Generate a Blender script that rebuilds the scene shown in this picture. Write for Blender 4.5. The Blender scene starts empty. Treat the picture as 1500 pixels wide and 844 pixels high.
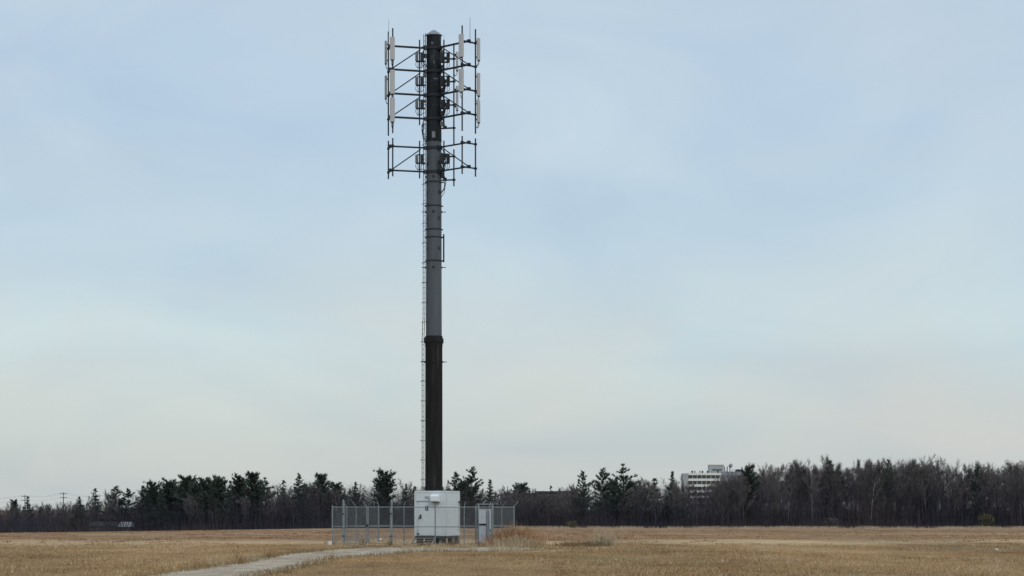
import bpy, math, random
import numpy as np
from mathutils import Vector, Matrix
random.seed(7); RNG = np.random.default_rng(11)
S = bpy.context.scene
COL = S.collection
R = math.radians
PI = math.pi

# ------------------------------------------------------------------ camera
EYE = 2.05; F = 3200.0; HOR = 745.0            # focal length and horizon in photograph pixels (1500 wide)
cam = bpy.data.cameras.new('camera'); cam_o = bpy.data.objects.new('camera', cam); COL.objects.link(cam_o)
cam.sensor_width = 36; cam.lens = 36 * F / 1500; cam.shift_y = (HOR - 422) / 1500
cam.clip_start = 0.5; cam.clip_end = 20000
cam_o.location = (0, 0, EYE); cam_o.rotation_euler = (R(90), 0, 0)
S.camera = cam_o
# ------------------------------------------------------------------ view
S.view_settings.view_transform = 'Standard'; S.view_settings.look = 'None'
S.view_settings.exposure = 0.0; S.view_settings.gamma = 1.0; S.view_settings.use_curve_mapping = False
# ------------------------------------------------------------------ sky and sun (thin overcast, sun high behind the camera)
SUN_EL, SUN_AZ = R(42), R(28)
W = bpy.data.worlds.new('World'); S.world = W; W.use_nodes = True
nt = W.node_tree; nt.nodes.clear(); N = nt.nodes.new; L = nt.links.new
out = N('ShaderNodeOutputWorld')
sky = N('ShaderNodeTexSky'); sky.sky_type = 'NISHITA'; sky.sun_disc = False
sky.sun_elevation = SUN_EL; sky.sun_rotation = PI - SUN_AZ; sky.air_density = 1.2; sky.dust_density = 2.0
bg1 = N('ShaderNodeBackground'); bg1.inputs['Strength'].default_value = 0.10; L(sky.outputs[0], bg1.inputs[0])
tc = N('ShaderNodeTexCoord'); sep = N('ShaderNodeSeparateXYZ'); L(tc.outputs['Generated'], sep.inputs[0])
ramp = N('ShaderNodeValToRGB'); L(sep.outputs[2], ramp.inputs[0])
cr = ramp.color_ramp
stops = [(0.0, (.585, .632, .630)), (0.018, (.585, .640, .645)), (0.048, (.605, .690, .705)), (0.08, (.600, .728, .790)), (0.12, (.570, .706, .805)),
         (0.17, (.540, .678, .812)), (0.23, (.532, .668, .808)), (0.45, (.66, .77, .90)), (1.0, (.98, 1.06, 1.16))]
cr.elements[0].position = stops[0][0]; cr.elements[0].color = (*stops[0][1], 1)
cr.elements[1].position = stops[-1][0]; cr.elements[1].color = (*stops[-1][1], 1)
for p, c in stops[1:-1]:
    e = cr.elements.new(p); e.color = (*c, 1)
mp = N('ShaderNodeMapping'); mp.inputs['Scale'].default_value = (4.2, 4.2, 10.0); L(tc.outputs['Generated'], mp.inputs[0])
nz = N('ShaderNodeTexNoise'); nz.inputs['Scale'].default_value = 1.6; nz.inputs['Detail'].default_value = 4; nz.inputs['Roughness'].default_value = .5
nz.inputs['Distortion'].default_value = .6
L(mp.outputs[0], nz.inputs['Vector'])
cl = N('ShaderNodeValToRGB'); L(nz.outputs[0], cl.inputs[0])
cl.color_ramp.elements[0].position = .30; cl.color_ramp.elements[0].color = (.872, .905, .95, 1)
cl.color_ramp.elements[1].position = .72; cl.color_ramp.elements[1].color = (1.08, 1.05, 1.0, 1)
mul = N('ShaderNodeMix'); mul.data_type = 'RGBA'; mul.blend_type = 'MULTIPLY'; mul.inputs[0].default_value = 1
L(ramp.outputs[0], mul.inputs[6]); L(cl.outputs[0], mul.inputs[7])
nz2 = N('ShaderNodeTexNoise'); nz2.inputs['Scale'].default_value = 2.3; nz2.inputs['Detail'].default_value = 5; nz2.inputs['Distortion'].default_value = .5
mp3 = N('ShaderNodeMapping'); mp3.inputs['Scale'].default_value = (3.2, 3.2, 7.5); mp3.inputs['Location'].default_value = (3.1, 1.7, .4); L(tc.outputs['Generated'], mp3.inputs[0]); L(mp3.outputs[0], nz2.inputs['Vector'])
pm = N('ShaderNodeMapRange'); pm.inputs[1].default_value = .44; pm.inputs[2].default_value = .66; L(nz2.outputs[0], pm.inputs[0])
ew = N('ShaderNodeMapRange'); ew.inputs[1].default_value = .12; ew.inputs[2].default_value = .04; ew.inputs[3].default_value = .12; ew.inputs[4].default_value = .75; L(sep.outputs[2], ew.inputs[0])
pe = N('ShaderNodeMath'); pe.operation = 'MULTIPLY'; L(pm.outputs[0], pe.inputs[0]); L(ew.outputs[0], pe.inputs[1])
bei = N('ShaderNodeMix'); bei.data_type = 'RGBA'; L(pe.outputs[0], bei.inputs[0]); L(mul.outputs[2], bei.inputs[6]); bei.inputs[7].default_value = (.665, .672, .652, 1)
bg2 = N('ShaderNodeBackground'); bg2.inputs['Strength'].default_value = 1.0; L(bei.outputs[2], bg2.inputs[0])
mx = N('ShaderNodeMixShader'); mx.inputs[0].default_value = .90
L(bg1.outputs[0], mx.inputs[1]); L(bg2.outputs[0], mx.inputs[2]); L(mx.outputs[0], out.inputs[0])
sun = bpy.data.lights.new('sun', 'SUN'); sun.energy = 1.0; sun.angle = R(18); sun.color = (1, .97, .92)
sun_o = bpy.data.objects.new('sun', sun); COL.objects.link(sun_o)
sd = Vector((math.sin(SUN_AZ) * math.cos(SUN_EL), -math.cos(SUN_AZ) * math.cos(SUN_EL), math.sin(SUN_EL)))
sun_o.rotation_euler = sd.to_track_quat('Z', 'Y').to_euler(); sun_o.location = sd * 60

# ------------------------------------------------------------------ helpers
def smooth(t):
    t = np.clip(t, 0, 1); return t * t * (3 - 2 * t)
def ground(x, y):
    """height of the land; numpy-friendly"""
    x = np.asarray(x, float); y = np.asarray(y, float)
    g = .4 * (1 - smooth(y / 48.0))
    t = np.clip((y - 136) / 460.0, 0, None)
    ts = np.where(t < 1, t, 1 + .25 * np.tanh((t - 1)))
    drop = 3.35 + 1.5 * (1 - smooth((x + 118) / 75.0))
    g = g - drop * ts * smooth((y - 130) / 40.0)
    u = smooth((y - 30) / 20.0) 
    g = g + u * (.035 * np.sin(x * .31 + 1.3 * np.sin(y * .05)) * np.cos(y * .11 + .5) + .02 * np.sin(x * .8 + y * .23))
    return g
def gz(x, y): return float(ground(x, y))
def at(px, D): return (px - 750) / F * D
def zat(py, D): return EYE + (HOR - py) / F * D
def gpt(px, py):                       # pixel on the near, level ground
    D = F * EYE / (py - HOR); return at(px, D), D

class MB:
    def __init__(s): s.v = []; s.f = []; s.m = []
    def add(s, vs, fs, mi=0):
        o = len(s.v); s.v.extend([tuple(v) for v in vs]); s.f.extend([tuple(i + o for i in f) for f in fs]); s.m.extend([mi] * len(fs)); return s
    def box(s, c, size, rot=None, mi=0):
        hx, hy, hz = size[0] / 2, size[1] / 2, size[2] / 2
        P = [Vector((a * hx, b * hy, d * hz)) for a in (-1, 1) for b in (-1, 1) for d in (-1, 1)]
        if rot is not None: P = [rot @ p for p in P]
        c = Vector(c)
        return s.add([p + c for p in P], [(0, 1, 3, 2), (4, 6, 7, 5), (0, 4, 5, 1), (2, 3, 7, 6), (0, 2, 6, 4), (1, 5, 7, 3)], mi)
    def bx(s, x0, x1, y0, y1, z0, z1, mi=0):
        return s.box(((x0 + x1) / 2, (y0 + y1) / 2, (z0 + z1) / 2), (x1 - x0, y1 - y0, z1 - z0), None, mi)
    def tube(s, p0, p1, r0, r1=None, n=8, cap=True, mi=0):
        r1 = r0 if r1 is None else r1
        p0 = Vector(p0); p1 = Vector(p1); d = (p1 - p0)
        if d.length < 1e-6: return s
        d.normalize(); a = d.orthogonal().normalized(); b = d.cross(a)
        vs = []
        for p, r in ((p0, r0), (p1, r1)):
            for i in range(n):
                t = 2 * PI * i / n; vs.append(p + (a * math.cos(t) + b * math.sin(t)) * r)
        fs = [(i, (i + 1) % n, n + (i + 1) % n, n + i) for i in range(n)]
        if cap: fs += [tuple(range(n - 1, -1, -1)), tuple(range(n, 2 * n))]
        return s.add(vs, fs, mi)
    def path(s, pts, r, n=6, mi=0):
        for a, b in zip(pts[:-1], pts[1:]): s.tube(a, b, r, r, n, True, mi)
        return s
    def lathe(s, prof, n=28, mi=0):
        vs = [(r * math.cos(2 * PI * i / n), r * math.sin(2 * PI * i / n), z) for r, z in prof for i in range(n)]
        fs = [(k * n + i, k * n + (i + 1) % n, (k + 1) * n + (i + 1) % n, (k + 1) * n + i) for k in range(len(prof) - 1) for i in range(n)]
        fs += [tuple(range(n - 1, -1, -1)), tuple((len(prof) - 1) * n + i for i in range(n))]
        return s.add(vs, fs, mi)
    def prism(s, poly, z0, z1, mi=0):
        n = len(poly); vs = [(x, y, z0) for x, y in poly] + [(x, y, z1) for x, y in poly]
        return s.add(vs, [(i, (i + 1) % n, n + (i + 1) % n, n + i) for i in range(n)] + [tuple(range(n - 1, -1, -1)), tuple(range(n, 2 * n))], mi)
    def mesh(s, name, mats, shade=False):
        me = bpy.data.meshes.new(name); me.from_pydata([tuple(v) for v in s.v], [], s.f)
        for m in (mats if isinstance(mats, (list, tuple)) else [mats]): me.materials.append(m)
        if any(s.m): me.polygons.foreach_set('material_index', s.m)
        me.update()
        if shade: me.polygons.foreach_set('use_smooth', [True] * len(s.f)); me.set_sharp_from_angle(angle=R(50))
        return me
    def build(s, name, mats, parent=None, shade=False):
        return link(name, s.mesh(name, mats, shade), parent)
def link(name, me, parent=None, loc=None):
    o = bpy.data.objects.new(name, me); COL.objects.link(o)
    if parent: o.parent = parent
    if loc is not None: o.location = loc
    return o
def tag(o, label=None, cat=None, group=None, kind=None):
    if label: o['label'] = label
    if cat: o['category'] = cat
    if group: o['group'] = group
    if kind: o['kind'] = kind
    return o
def thing(name, loc, label, cat, group=None, rz=0):
    o = bpy.data.objects.new(name, None); COL.objects.link(o); o.location = loc; o.rotation_euler = (0, 0, rz)
    o.empty_display_size = .3
    return tag(o, label, cat, group)
def tri_mesh(name, verts, mat, col=None, tris=None):
    """numpy soup of triangles: verts (3n,3)"""
    me = bpy.data.meshes.new(name); n = len(verts)
    tri = np.arange(n, dtype=np.int32) if tris is None else tris
    nf = len(tri) // 3
    me.vertices.add(n); me.vertices.foreach_set('co', np.ascontiguousarray(verts, np.float32).ravel())
    me.loops.add(len(tri)); me.loops.foreach_set('vertex_index', tri)
    me.polygons.add(nf); me.polygons.foreach_set('loop_start', np.arange(0, nf * 3, 3, dtype=np.int32))
    try: me.polygons.foreach_set('loop_total', np.full(nf, 3, np.int32))
    except Exception: pass
    if col is not None:
        a = me.attributes.new('tint', 'FLOAT', 'POINT'); a.data.foreach_set('value', np.ascontiguousarray(col, np.float32))
    me.materials.append(mat); me.update(); me.validate(); return me

# ------------------------------------------------------------------ materials
def mat(name, base, rough=.7, metal=0.0, var=0.0, scale=3.0, stretch=(1, 1, 1), dirt=None, dirt_amt=0.0, dirt_scale=2.0, bump=0.0, bump_scale=30, rnd=0.0, spec=.3, dirt_edge=(.5, .7)):
    m = bpy.data.materials.new(name); m.use_nodes = True; t = m.node_tree; n = t.nodes; l = t.links
    b = n['Principled BSDF']; b.inputs['Roughness'].default_value = rough; b.inputs['Metallic'].default_value = metal
    b.inputs['Specular IOR Level'].default_value = spec
    co = n.new('ShaderNodeTexCoord'); mpp = n.new('ShaderNodeMapping'); mpp.inputs['Scale'].default_value = stretch
    l.new(co.outputs['Object'], mpp.inputs[0])
    cur = n.new('ShaderNodeRGB'); cur.outputs[0].default_value = (*base, 1); c = cur.outputs[0]
    if var:
        z = n.new('ShaderNodeTexNoise'); z.inputs['Scale'].default_value = scale; z.inputs['Detail'].default_value = 6; z.inputs['Roughness'].default_value = .65
        l.new(mpp.outputs[0], z.inputs['Vector'])
        mr = n.new('ShaderNodeMapRange'); mr.inputs[1].default_value = .3; mr.inputs[2].default_value = .7
        mr.inputs[3].default_value = 1 - var; mr.inputs[4].default_value = 1 + var; l.new(z.outputs[0], mr.inputs[0])
        mm = n.new('ShaderNodeMix'); mm.data_type = 'RGBA'; mm.blend_type = 'MULTIPLY'; mm.inputs[0].default_value = 1
        l.new(c, mm.inputs[6]); l.new(mr.outputs[0], mm.inputs[7]); c = mm.outputs[2]
    if dirt:
        z = n.new('ShaderNodeTexNoise'); z.inputs['Scale'].default_value = dirt_scale; z.inputs['Detail'].default_value = 5
        l.new(mpp.outputs[0], z.inputs['Vector'])
        mr = n.new('ShaderNodeMapRange'); mr.inputs[1].default_value = dirt_edge[0]; mr.inputs[2].default_value = dirt_edge[1]; mr.inputs[4].default_value = dirt_amt
        l.new(z.outputs[0], mr.inputs[0])
        mm = n.new('ShaderNodeMix'); mm.data_type = 'RGBA'; l.new(mr.outputs[0], mm.inputs[0]); l.new(c, mm.inputs[6]); mm.inputs[7].default_value = (*dirt, 1); c = mm.outputs[2]
    if rnd:
        oi = n.new('ShaderNodeObjectInfo'); mr = n.new('ShaderNodeMapRange'); mr.inputs[3].default_value = 1 - rnd; mr.inputs[4].default_value = 1 + rnd
        l.new(oi.outputs['Random'], mr.inputs[0])
        mm = n.new('ShaderNodeMix'); mm.data_type = 'RGBA'; mm.blend_type = 'MULTIPLY'; mm.inputs[0].default_value = 1
        l.new(c, mm.inputs[6]); l.new(mr.outputs[0], mm.inputs[7]); c = mm.outputs[2]
    l.new(c, b.inputs['Base Color'])
    if bump:
        z = n.new('ShaderNodeTexNoise'); z.inputs['Scale'].default_value = bump_scale; l.new(co.outputs['Object'], z.inputs['Vector'])
        bp = n.new('ShaderNodeBump'); bp.inputs['Strength'].default_value = bump; bp.inputs['Distance'].default_value = .02
        l.new(z.outputs[0], bp.inputs['Height']); l.new(bp.outputs[0], b.inputs['Normal'])
    return m

M = {}
M['pole_dark'] = mat('pole_dark', (.0170, .0172, .0165), .8, spec=.12, var=.45, scale=1.2, stretch=(3, 3, .35), dirt=(.060, .057, .052), dirt_amt=.7, dirt_scale=1.3, dirt_edge=(.58, .75))
M['pole_top'] = mat('pole_top', (.0175, .0215, .026), .7, spec=.12, var=.4, scale=1.5, stretch=(2, 2, .6), dirt=(.06, .068, .075), dirt_amt=.55, dirt_scale=1.6, dirt_edge=(.56, .72))
M['pole_grey'] = mat('pole_grey', (.078, .094, .107), .6, var=.14, scale=1.2, stretch=(2, 2, .3), dirt=(.058, .070, .080), dirt_amt=.6, dirt_scale=1.0, spec=.25)
M['steel'] = mat('galvanised_dark_steel', (.024, .030, .038), .55, 0, var=.3, scale=6, spec=.2)
M['cap'] = mat('weathered_cap_metal', (.20, .23, .25), .5, .2, var=.2, scale=4)
M['galv'] = mat('galvanised_pipe', (.20, .232, .245), .6, 0, var=.2, scale=5)
M['galv_wire'] = mat('galvanised_wire', (.16, .19, .205), .6, 0)
M['ladder'] = mat('ladder_steel', (.12, .125, .13), .55, .3, var=.3, scale=4)
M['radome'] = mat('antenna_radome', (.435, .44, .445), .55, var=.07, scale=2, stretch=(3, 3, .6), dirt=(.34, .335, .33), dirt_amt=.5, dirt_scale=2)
M['radome_shaded'] = mat('antenna_radome_shaded', (.30, .315, .315), .55, var=.08, scale=2)  # darker radome copy: shade of the side view put into the colour
M['radio'] = mat('radio_housing', (.22, .24, .26), .6, var=.2, scale=6)
M['radio_dark'] = mat('radio_housing_dark', (.05, .055, .062), .6, var=.3, scale=6)
M['cable'] = mat('black_cable', (.018, .019, .022), .6)
M['whip'] = mat('whip_fibreglass', (.30, .33, .36), .5)
M['plate'] = mat('maker_plate', (.19, .205, .215), .5, var=.1)
M['shelter'] = mat('shelter_panel', (.56, .615, .635), .5, var=.04, scale=2, stretch=(4, 4, .5), dirt=(.50, .53, .53), dirt_amt=.55, dirt_scale=1.8, spec=.4)
M['door'] = mat('door_paint', (.58, .64, .66), .5, var=.03, scale=2, dirt=(.54, .57, .57), dirt_amt=.4, dirt_scale=2)
M['hood'] = mat('hood_paint', (.66, .71, .73), .45, var=.03, scale=3)
M['rubber'] = mat('dark_fitting', (.03, .033, .038), .6)
M['skid'] = mat('skid_steel', (.05, .056, .062), .65, var=.3, scale=5)
M['concrete'] = mat('concrete_block', (.17, .145, .12), .9, var=.3, scale=6, bump=.4)
M['timber'] = mat('old_timber', (.26, .24, .22), .85, var=.2, scale=8, stretch=(1, 1, 6))
M['notice'] = mat('notice_face', (.06, .075, .11), .5, var=.2, scale=20)
M['cab'] = mat('cabinet_paint', (.40, .44, .48), .5, var=.05, scale=3, dirt=(.3, .33, .36), dirt_amt=.4)
M['cab2'] = mat('cabinet_lower_paint', (.33, .365, .405), .55, var=.07, scale=3)
M['white'] = mat('white_plastic', (.68, .68, .66), .6, var=.08, scale=9)
M['bark'] = mat('grey_bark', (.090, .085, .088), .9, var=.3, scale=2, rnd=.4)
M['bark_pale'] = mat('pale_bark', (.24, .235, .23), .85, var=.25, scale=1.2, rnd=.2)
M['twig'] = mat('bare_twigs', (.110, .098, .098), .9, rnd=.45)
M['bark_pine'] = mat('pine_bark', (.055, .048, .044), .9, var=.3, scale=2)
M['needle'] = mat('pine_needles', (.040, .060, .046), .8, var=.45, scale=.8, rnd=.3)
M['brush'] = mat('bare_brush', (.042, .042, .056), .9, spec=.05, var=.4, scale=.05, dirt=(.076, .064, .067), dirt_amt=.8, dirt_scale=.035, dirt_edge=(.45, .65))
M['olive'] = mat('olive_bush', (.10, .095, .06), .9, var=.3, scale=1.5)
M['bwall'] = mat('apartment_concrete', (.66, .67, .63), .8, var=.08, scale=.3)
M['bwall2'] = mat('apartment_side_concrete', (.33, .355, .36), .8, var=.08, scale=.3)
M['bdark'] = mat('balcony_recess_glass', (.12, .135, .14), .35)
M['bgrey'] = mat('apartment_shaded_grey', (.22, .24, .265), .8, var=.1, scale=.3)  # grey carries the shading on the block's right half in its colour
M['lowwall'] = mat('low_building_wall', (.10, .105, .115), .85, var=.15, scale=.3)
M['lowpanel'] = mat('low_building_panel', (.22, .225, .235), .8, var=.15, scale=.4)
M['lowroof'] = mat('low_building_roof', (.035, .037, .042), .8)
M['hroof'] = mat('house_roof', (.30, .32, .325), .7, var=.1, scale=.8)
M['hwall'] = mat('house_wall', (.10, .105, .11), .8, var=.1, scale=.5)
M['wood_pole'] = mat('utility_pole_wood', (.10, .10, .105), .9, var=.2)

# ---- grass, field and gravel
def blade_mat(name, c0, c1, rough=.9, patchy=False):
    m = bpy.data.materials.new(name); m.use_nodes = True; t = m.node_tree; n = t.nodes; l = t.links
    b = n['Principled BSDF']; b.inputs['Roughness'].default_value = rough; b.inputs['Specular IOR Level'].default_value = .1
    a = n.new('ShaderNodeAttribute'); a.attribute_name = 'tint'
    rp = n.new('ShaderNodeMix'); rp.data_type = 'RGBA'; rp.inputs[6].default_value = (*c0, 1); rp.inputs[7].default_value = (*c1, 1)
    l.new(a.outputs['Fac'], rp.inputs[0]); c = rp.outputs[2]
    if patchy:
        co = n.new('ShaderNodeTexCoord'); mpn = n.new('ShaderNodeMapping'); mpn.inputs['Scale'].default_value = (1, .3, 1); l.new(co.outputs['Object'], mpn.inputs[0])
        for sc, lo, hi in ((.10, .72, 1.28), (.45, .80, 1.18)):
            z = n.new('ShaderNodeTexNoise'); z.inputs['Scale'].default_value = sc; z.inputs['Detail'].default_value = 5; l.new(mpn.outputs[0], z.inputs['Vector'])
            mr = n.new('ShaderNodeMapRange'); mr.inputs[1].default_value = .3; mr.inputs[2].default_value = .7; mr.inputs[3].default_value = lo; mr.inputs[4].default_value = hi; l.new(z.outputs[0], mr.inputs[0])
            mm = n.new('ShaderNodeMix'); mm.data_type = 'RGBA'; mm.blend_type = 'MULTIPLY'; mm.inputs[0].default_value = 1; l.new(c, mm.inputs[6]); l.new(mr.outputs[0], mm.inputs[7]); c = mm.outputs[2]
        z = n.new('ShaderNodeTexNoise'); z.inputs['Scale'].default_value = .045; z.inputs['Detail'].default_value = 4; mp2 = n.new('ShaderNodeMapping'); mp2.inputs['Scale'].default_value = (1, .35, 1); l.new(co.outputs['Object'], mp2.inputs[0]); l.new(mp2.outputs[0], z.inputs['Vector'])
        mr = n.new('ShaderNodeMapRange'); mr.inputs[1].default_value = .52; mr.inputs[2].default_value = .68; mr.inputs[4].default_value = .75; l.new(z.outputs[0], mr.inputs[0])
        mm = n.new('ShaderNodeMix'); mm.data_type = 'RGBA'; l.new(mr.outputs[0], mm.inputs[0]); l.new(c, mm.inputs[6]); mm.inputs[7].default_value = (.200, .162, .080, 1); c = mm.outputs[2]
    l.new(c, b.inputs['Base Color'])
    return m
def field_mat():
    m = bpy.data.materials.new('dry_field'); m.use_nodes = True; t = m.node_tree; n = t.nodes; l = t.links
    b = n['Principled BSDF']; b.inputs['Roughness'].default_value = .95; b.inputs['Specular IOR Level'].default_value = .1
    co = n.new('ShaderNodeTexCoord')
    def noise(sc, det, stretch, lo, hi):
        mpn = n.new('ShaderNodeMapping'); mpn.inputs['Scale'].default_value = stretch; l.new(co.outputs['Object'], mpn.inputs[0])
        z = n.new('ShaderNodeTexNoise'); z.inputs['Scale'].default_value = sc; z.inputs['Detail'].default_value = det; z.inputs['Roughness'].default_value = .6
        l.new(mpn.outputs[0], z.inputs['Vector'])
        mr = n.new('ShaderNodeMapRange'); mr.inputs[1].default_value = lo; mr.inputs[2].default_value = hi; mr.clamp = True; l.new(z.outputs[0], mr.inputs[0]); return mr.outputs[0]
    def mix(f, a, c):
        mm = n.new('ShaderNodeMix'); mm.data_type = 'RGBA'
        for i, v in ((0, f), (6, a), (7, c)):
            if isinstance(v, tuple): mm.inputs[i].default_value = (*v, 1)
            elif isinstance(v, float): mm.inputs[i].default_value = v
            else: l.new(v, mm.inputs[i])
        return mm.outputs[2]
    # wear of the field: ruddy stubble far off, pale thatch bands, olive spots
    sp = n.new('ShaderNodeSeparateXYZ'); l.new(co.outputs['Object'], sp.inputs[0])
    wob = n.new('ShaderNodeMath'); wob.operation = 'MULTIPLY_ADD'; l.new(noise(.05, 3, (1, .4, 1), 0, 1), wob.inputs[0]); wob.inputs[1].default_value = 40; l.new(sp.outputs[1], wob.inputs[2])
    tt = n.new('ShaderNodeMapRange'); tt.inputs[1].default_value = 60; tt.inputs[2].default_value = 460; l.new(wob.outputs[0], tt.inputs[0])
    band = n.new('ShaderNodeValToRGB'); l.new(tt.outputs[0], band.inputs[0]); e0 = band.color_ramp
    ST = [(75, (.278, .185, .092)), (112, (.284, .188, .095)), (138, (.305, .208, .108)), (149, (.425, .312, .178)), (158, (.375, .262, .152)), (172, (.248, .146, .076)), (235, (.262, .157, .084)), (262, (.325, .218, .126)), (290, (.250, .151, .083)), (455, (.275, .175, .102))]
    e0.elements[0].position = (ST[0][0] - 60) / 400; e0.elements[0].color = (*ST[0][1], 1); e0.elements[1].position = (ST[-1][0] - 60) / 400; e0.elements[1].color = (*ST[-1][1], 1)
    for d_, c_ in ST[1:-1]: e_ = e0.elements.new((d_ - 60) / 400); e_.color = (*c_, 1)
    pal = n.new('ShaderNodeMapRange'); pal.inputs[3].default_value = .72; pal.inputs[4].default_value = 1.25; l.new(noise(.10, 5, (1, .3, 1), .3, .7), pal.inputs[0])
    m1 = n.new('ShaderNodeMix'); m1.data_type = 'RGBA'; m1.blend_type = 'MULTIPLY'; m1.inputs[0].default_value = 1; l.new(band.outputs[0], m1.inputs[6]); l.new(pal.outputs[0], m1.inputs[7])
    c = mix(noise(.045, 4, (1, .35, 1), .54, .70), m1.outputs[2], (.200, .162, .080))
    fine = noise(1.1, 8, (1, .5, 1), .25, .75)
    dk = n.new('ShaderNodeMapRange'); dk.inputs[3].default_value = .68; dk.inputs[4].default_value = 1.25; l.new(fine, dk.inputs[0])
    mm = n.new('ShaderNodeMix'); mm.data_type = 'RGBA'; mm.blend_type = 'MULTIPLY'; mm.inputs[0].default_value = 1; l.new(c, mm.inputs[6]); l.new(dk.outputs[0], mm.inputs[7])
    l.new(mm.outputs[2], b.inputs['Base Color'])
    z = n.new('ShaderNodeTexNoise'); z.inputs['Scale'].default_value = 2.5; z.inputs['Detail'].default_value = 8; l.new(co.outputs['Object'], z.inputs['Vector'])
    bp = n.new('ShaderNodeBump'); bp.inputs['Strength'].default_value = .6; bp.inputs['Distance'].default_value = .15; l.new(z.outputs[0], bp.inputs['Height']); l.new(bp.outputs[0], b.inputs['Normal'])
    return m
M['field'] = field_mat()
M['gravel'] = mat('gravel_track', (.340, .290, .222), .95, var=.35, scale=1.2, stretch=(1, .35, 1), dirt=(.20, .155, .10), dirt_amt=.8, dirt_scale=.5, bump=.6, bump_scale=12, spec=.15)
M['grass'] = blade_mat('dry_grass', (.235, .152, .075), (.445, .312, .170), patchy=True)
M['stubble'] = blade_mat('ruddy_stubble', (.19, .110, .056), (.34, .22, .12))
M['reed'] = blade_mat('pale_dry_reeds', (.33, .26, .16), (.56, .47, .33))
M['weed'] = blade_mat('russet_dry_weeds', (.21, .105, .052), (.42, .25, .13))
M['dark_weed'] = blade_mat('dark_dry_weeds', (.15, .11, .06), (.27, .20, .11))
M['fringe'] = blade_mat('pale_fringe_grass', (.26, .205, .135), (.46, .38, .28))

# ------------------------------------------------------------------ the land
def lines(lo, hi, step, far_lo, far_hi, k=1.16):
    a = list(np.arange(lo, hi + 1e-6, step)); s = step; x = a[-1]
    while x < far_hi: s *= k; x += s; a.append(x)
    s = step; x = a[0]; b = []
    while x > far_lo: s *= k; x -= s; b.append(x)
    return np.array(b[::-1] + a)
xs = lines(-34, 34, .6, -6000, 6000); ys = lines(54, 150, .6, -400, 9000)
ys = ys[~((ys > 150) & (ys < 700))]; ys = np.sort(np.concatenate([ys, np.arange(152, 701, 6)]))
X, Y = np.meshgrid(xs, ys); Z = ground(X, Y)
nx, ny = len(xs), len(ys)
idx = np.arange(nx * ny).reshape(ny, nx)
q = np.stack([idx[:-1, :-1], idx[:-1, 1:], idx[1:, 1:], idx[1:, :-1]], -1).reshape(-1, 4)
me = bpy.data.meshes.new('field'); me.from_pydata(np.stack([X, Y, Z], -1).reshape(-1, 3).tolist(), [], q.tolist()); me.materials.append(M['field'])
me.polygons.foreach_set('use_smooth', [True] * len(q))
field = link('field', me); tag(field, 'dry brown grass field reaching to the wood', kind='structure')

# gravel track: two edges traced on the ground, wobbly
upper = [(120, 862), (228, 843), (300, 831), (350, 823), (400, 815.5), (440, 810.5), (478, 806.5), (530, 803.2), (600, 801.6), (680, 801.2), (740, 802.0), (800, 803.4)]
lower = [(300, 866), (378, 844), (430, 832), (465, 825), (505, 818), (535, 814.5), (570, 811.5), (610, 809.0), (660, 807.4), (710, 806.6), (760, 806.0), (805, 805.0)]
def resample(pts, n):
    P = np.array(pts, float); d = np.r_[0, np.cumsum(np.hypot(*np.diff(P, axis=0).T))]; t = np.linspace(0, d[-1], n)
    return np.stack([np.interp(t, d, P[:, 0]), np.interp(t, d, P[:, 1])], -1)
nU, nW = 150, 12
eu = resample([gpt(*p) for p in upper], nU); el = resample([gpt(*p) for p in lower], nU)
tt = np.linspace(0, 60, nU)
eu = eu + np.stack([.12 * np.sin(tt * 2.1) + .1 * np.sin(tt * 5.3 + 1), .9 * np.sin(tt * 1.7) + .6 * np.sin(tt * 4.1)], -1) * .55
el = el + np.stack([.12 * np.sin(tt * 1.9 + 2) + .1 * np.sin(tt * 4.7), .9 * np.sin(tt * 1.3 + 1) + .6 * np.sin(tt * 3.7)], -1) * .55
w = np.linspace(0, 1, nW)
P = eu[:, None, :] * (1 - w)[None, :, None] + el[:, None, :] * w[None, :, None]
zz = ground(P[..., 0], P[..., 1]) + .012
ii = np.arange(nU * nW).reshape(nU, nW)
q = np.stack([ii[:-1, :-1], ii[:-1, 1:], ii[1:, 1:], ii[1:, :-1]], -1).reshape(-1, 4)
me = bpy.data.meshes.new('gravel_track'); me.from_pydata(np.concatenate([P, zz[..., None]], -1).reshape(-1, 3).tolist(), [], q.tolist()); me.materials.append(M['gravel'])
tag(link('gravel_track', me), 'grey gravel track running to the fenced compound', kind='structure')
track_poly = np.concatenate([eu, el[::-1]])
def inside(px, py, poly):
    r = np.zeros(len(px), bool); j = len(poly) - 1
    for i in range(len(poly)):
        xi, yi = poly[i]; xj, yj = poly[j]
        c = ((yi > py) != (yj > py)) & (px < (xj - xi) * (py - yi) / (yj - yi + 1e-12) + xi); r ^= c; j = i
    return r

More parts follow.
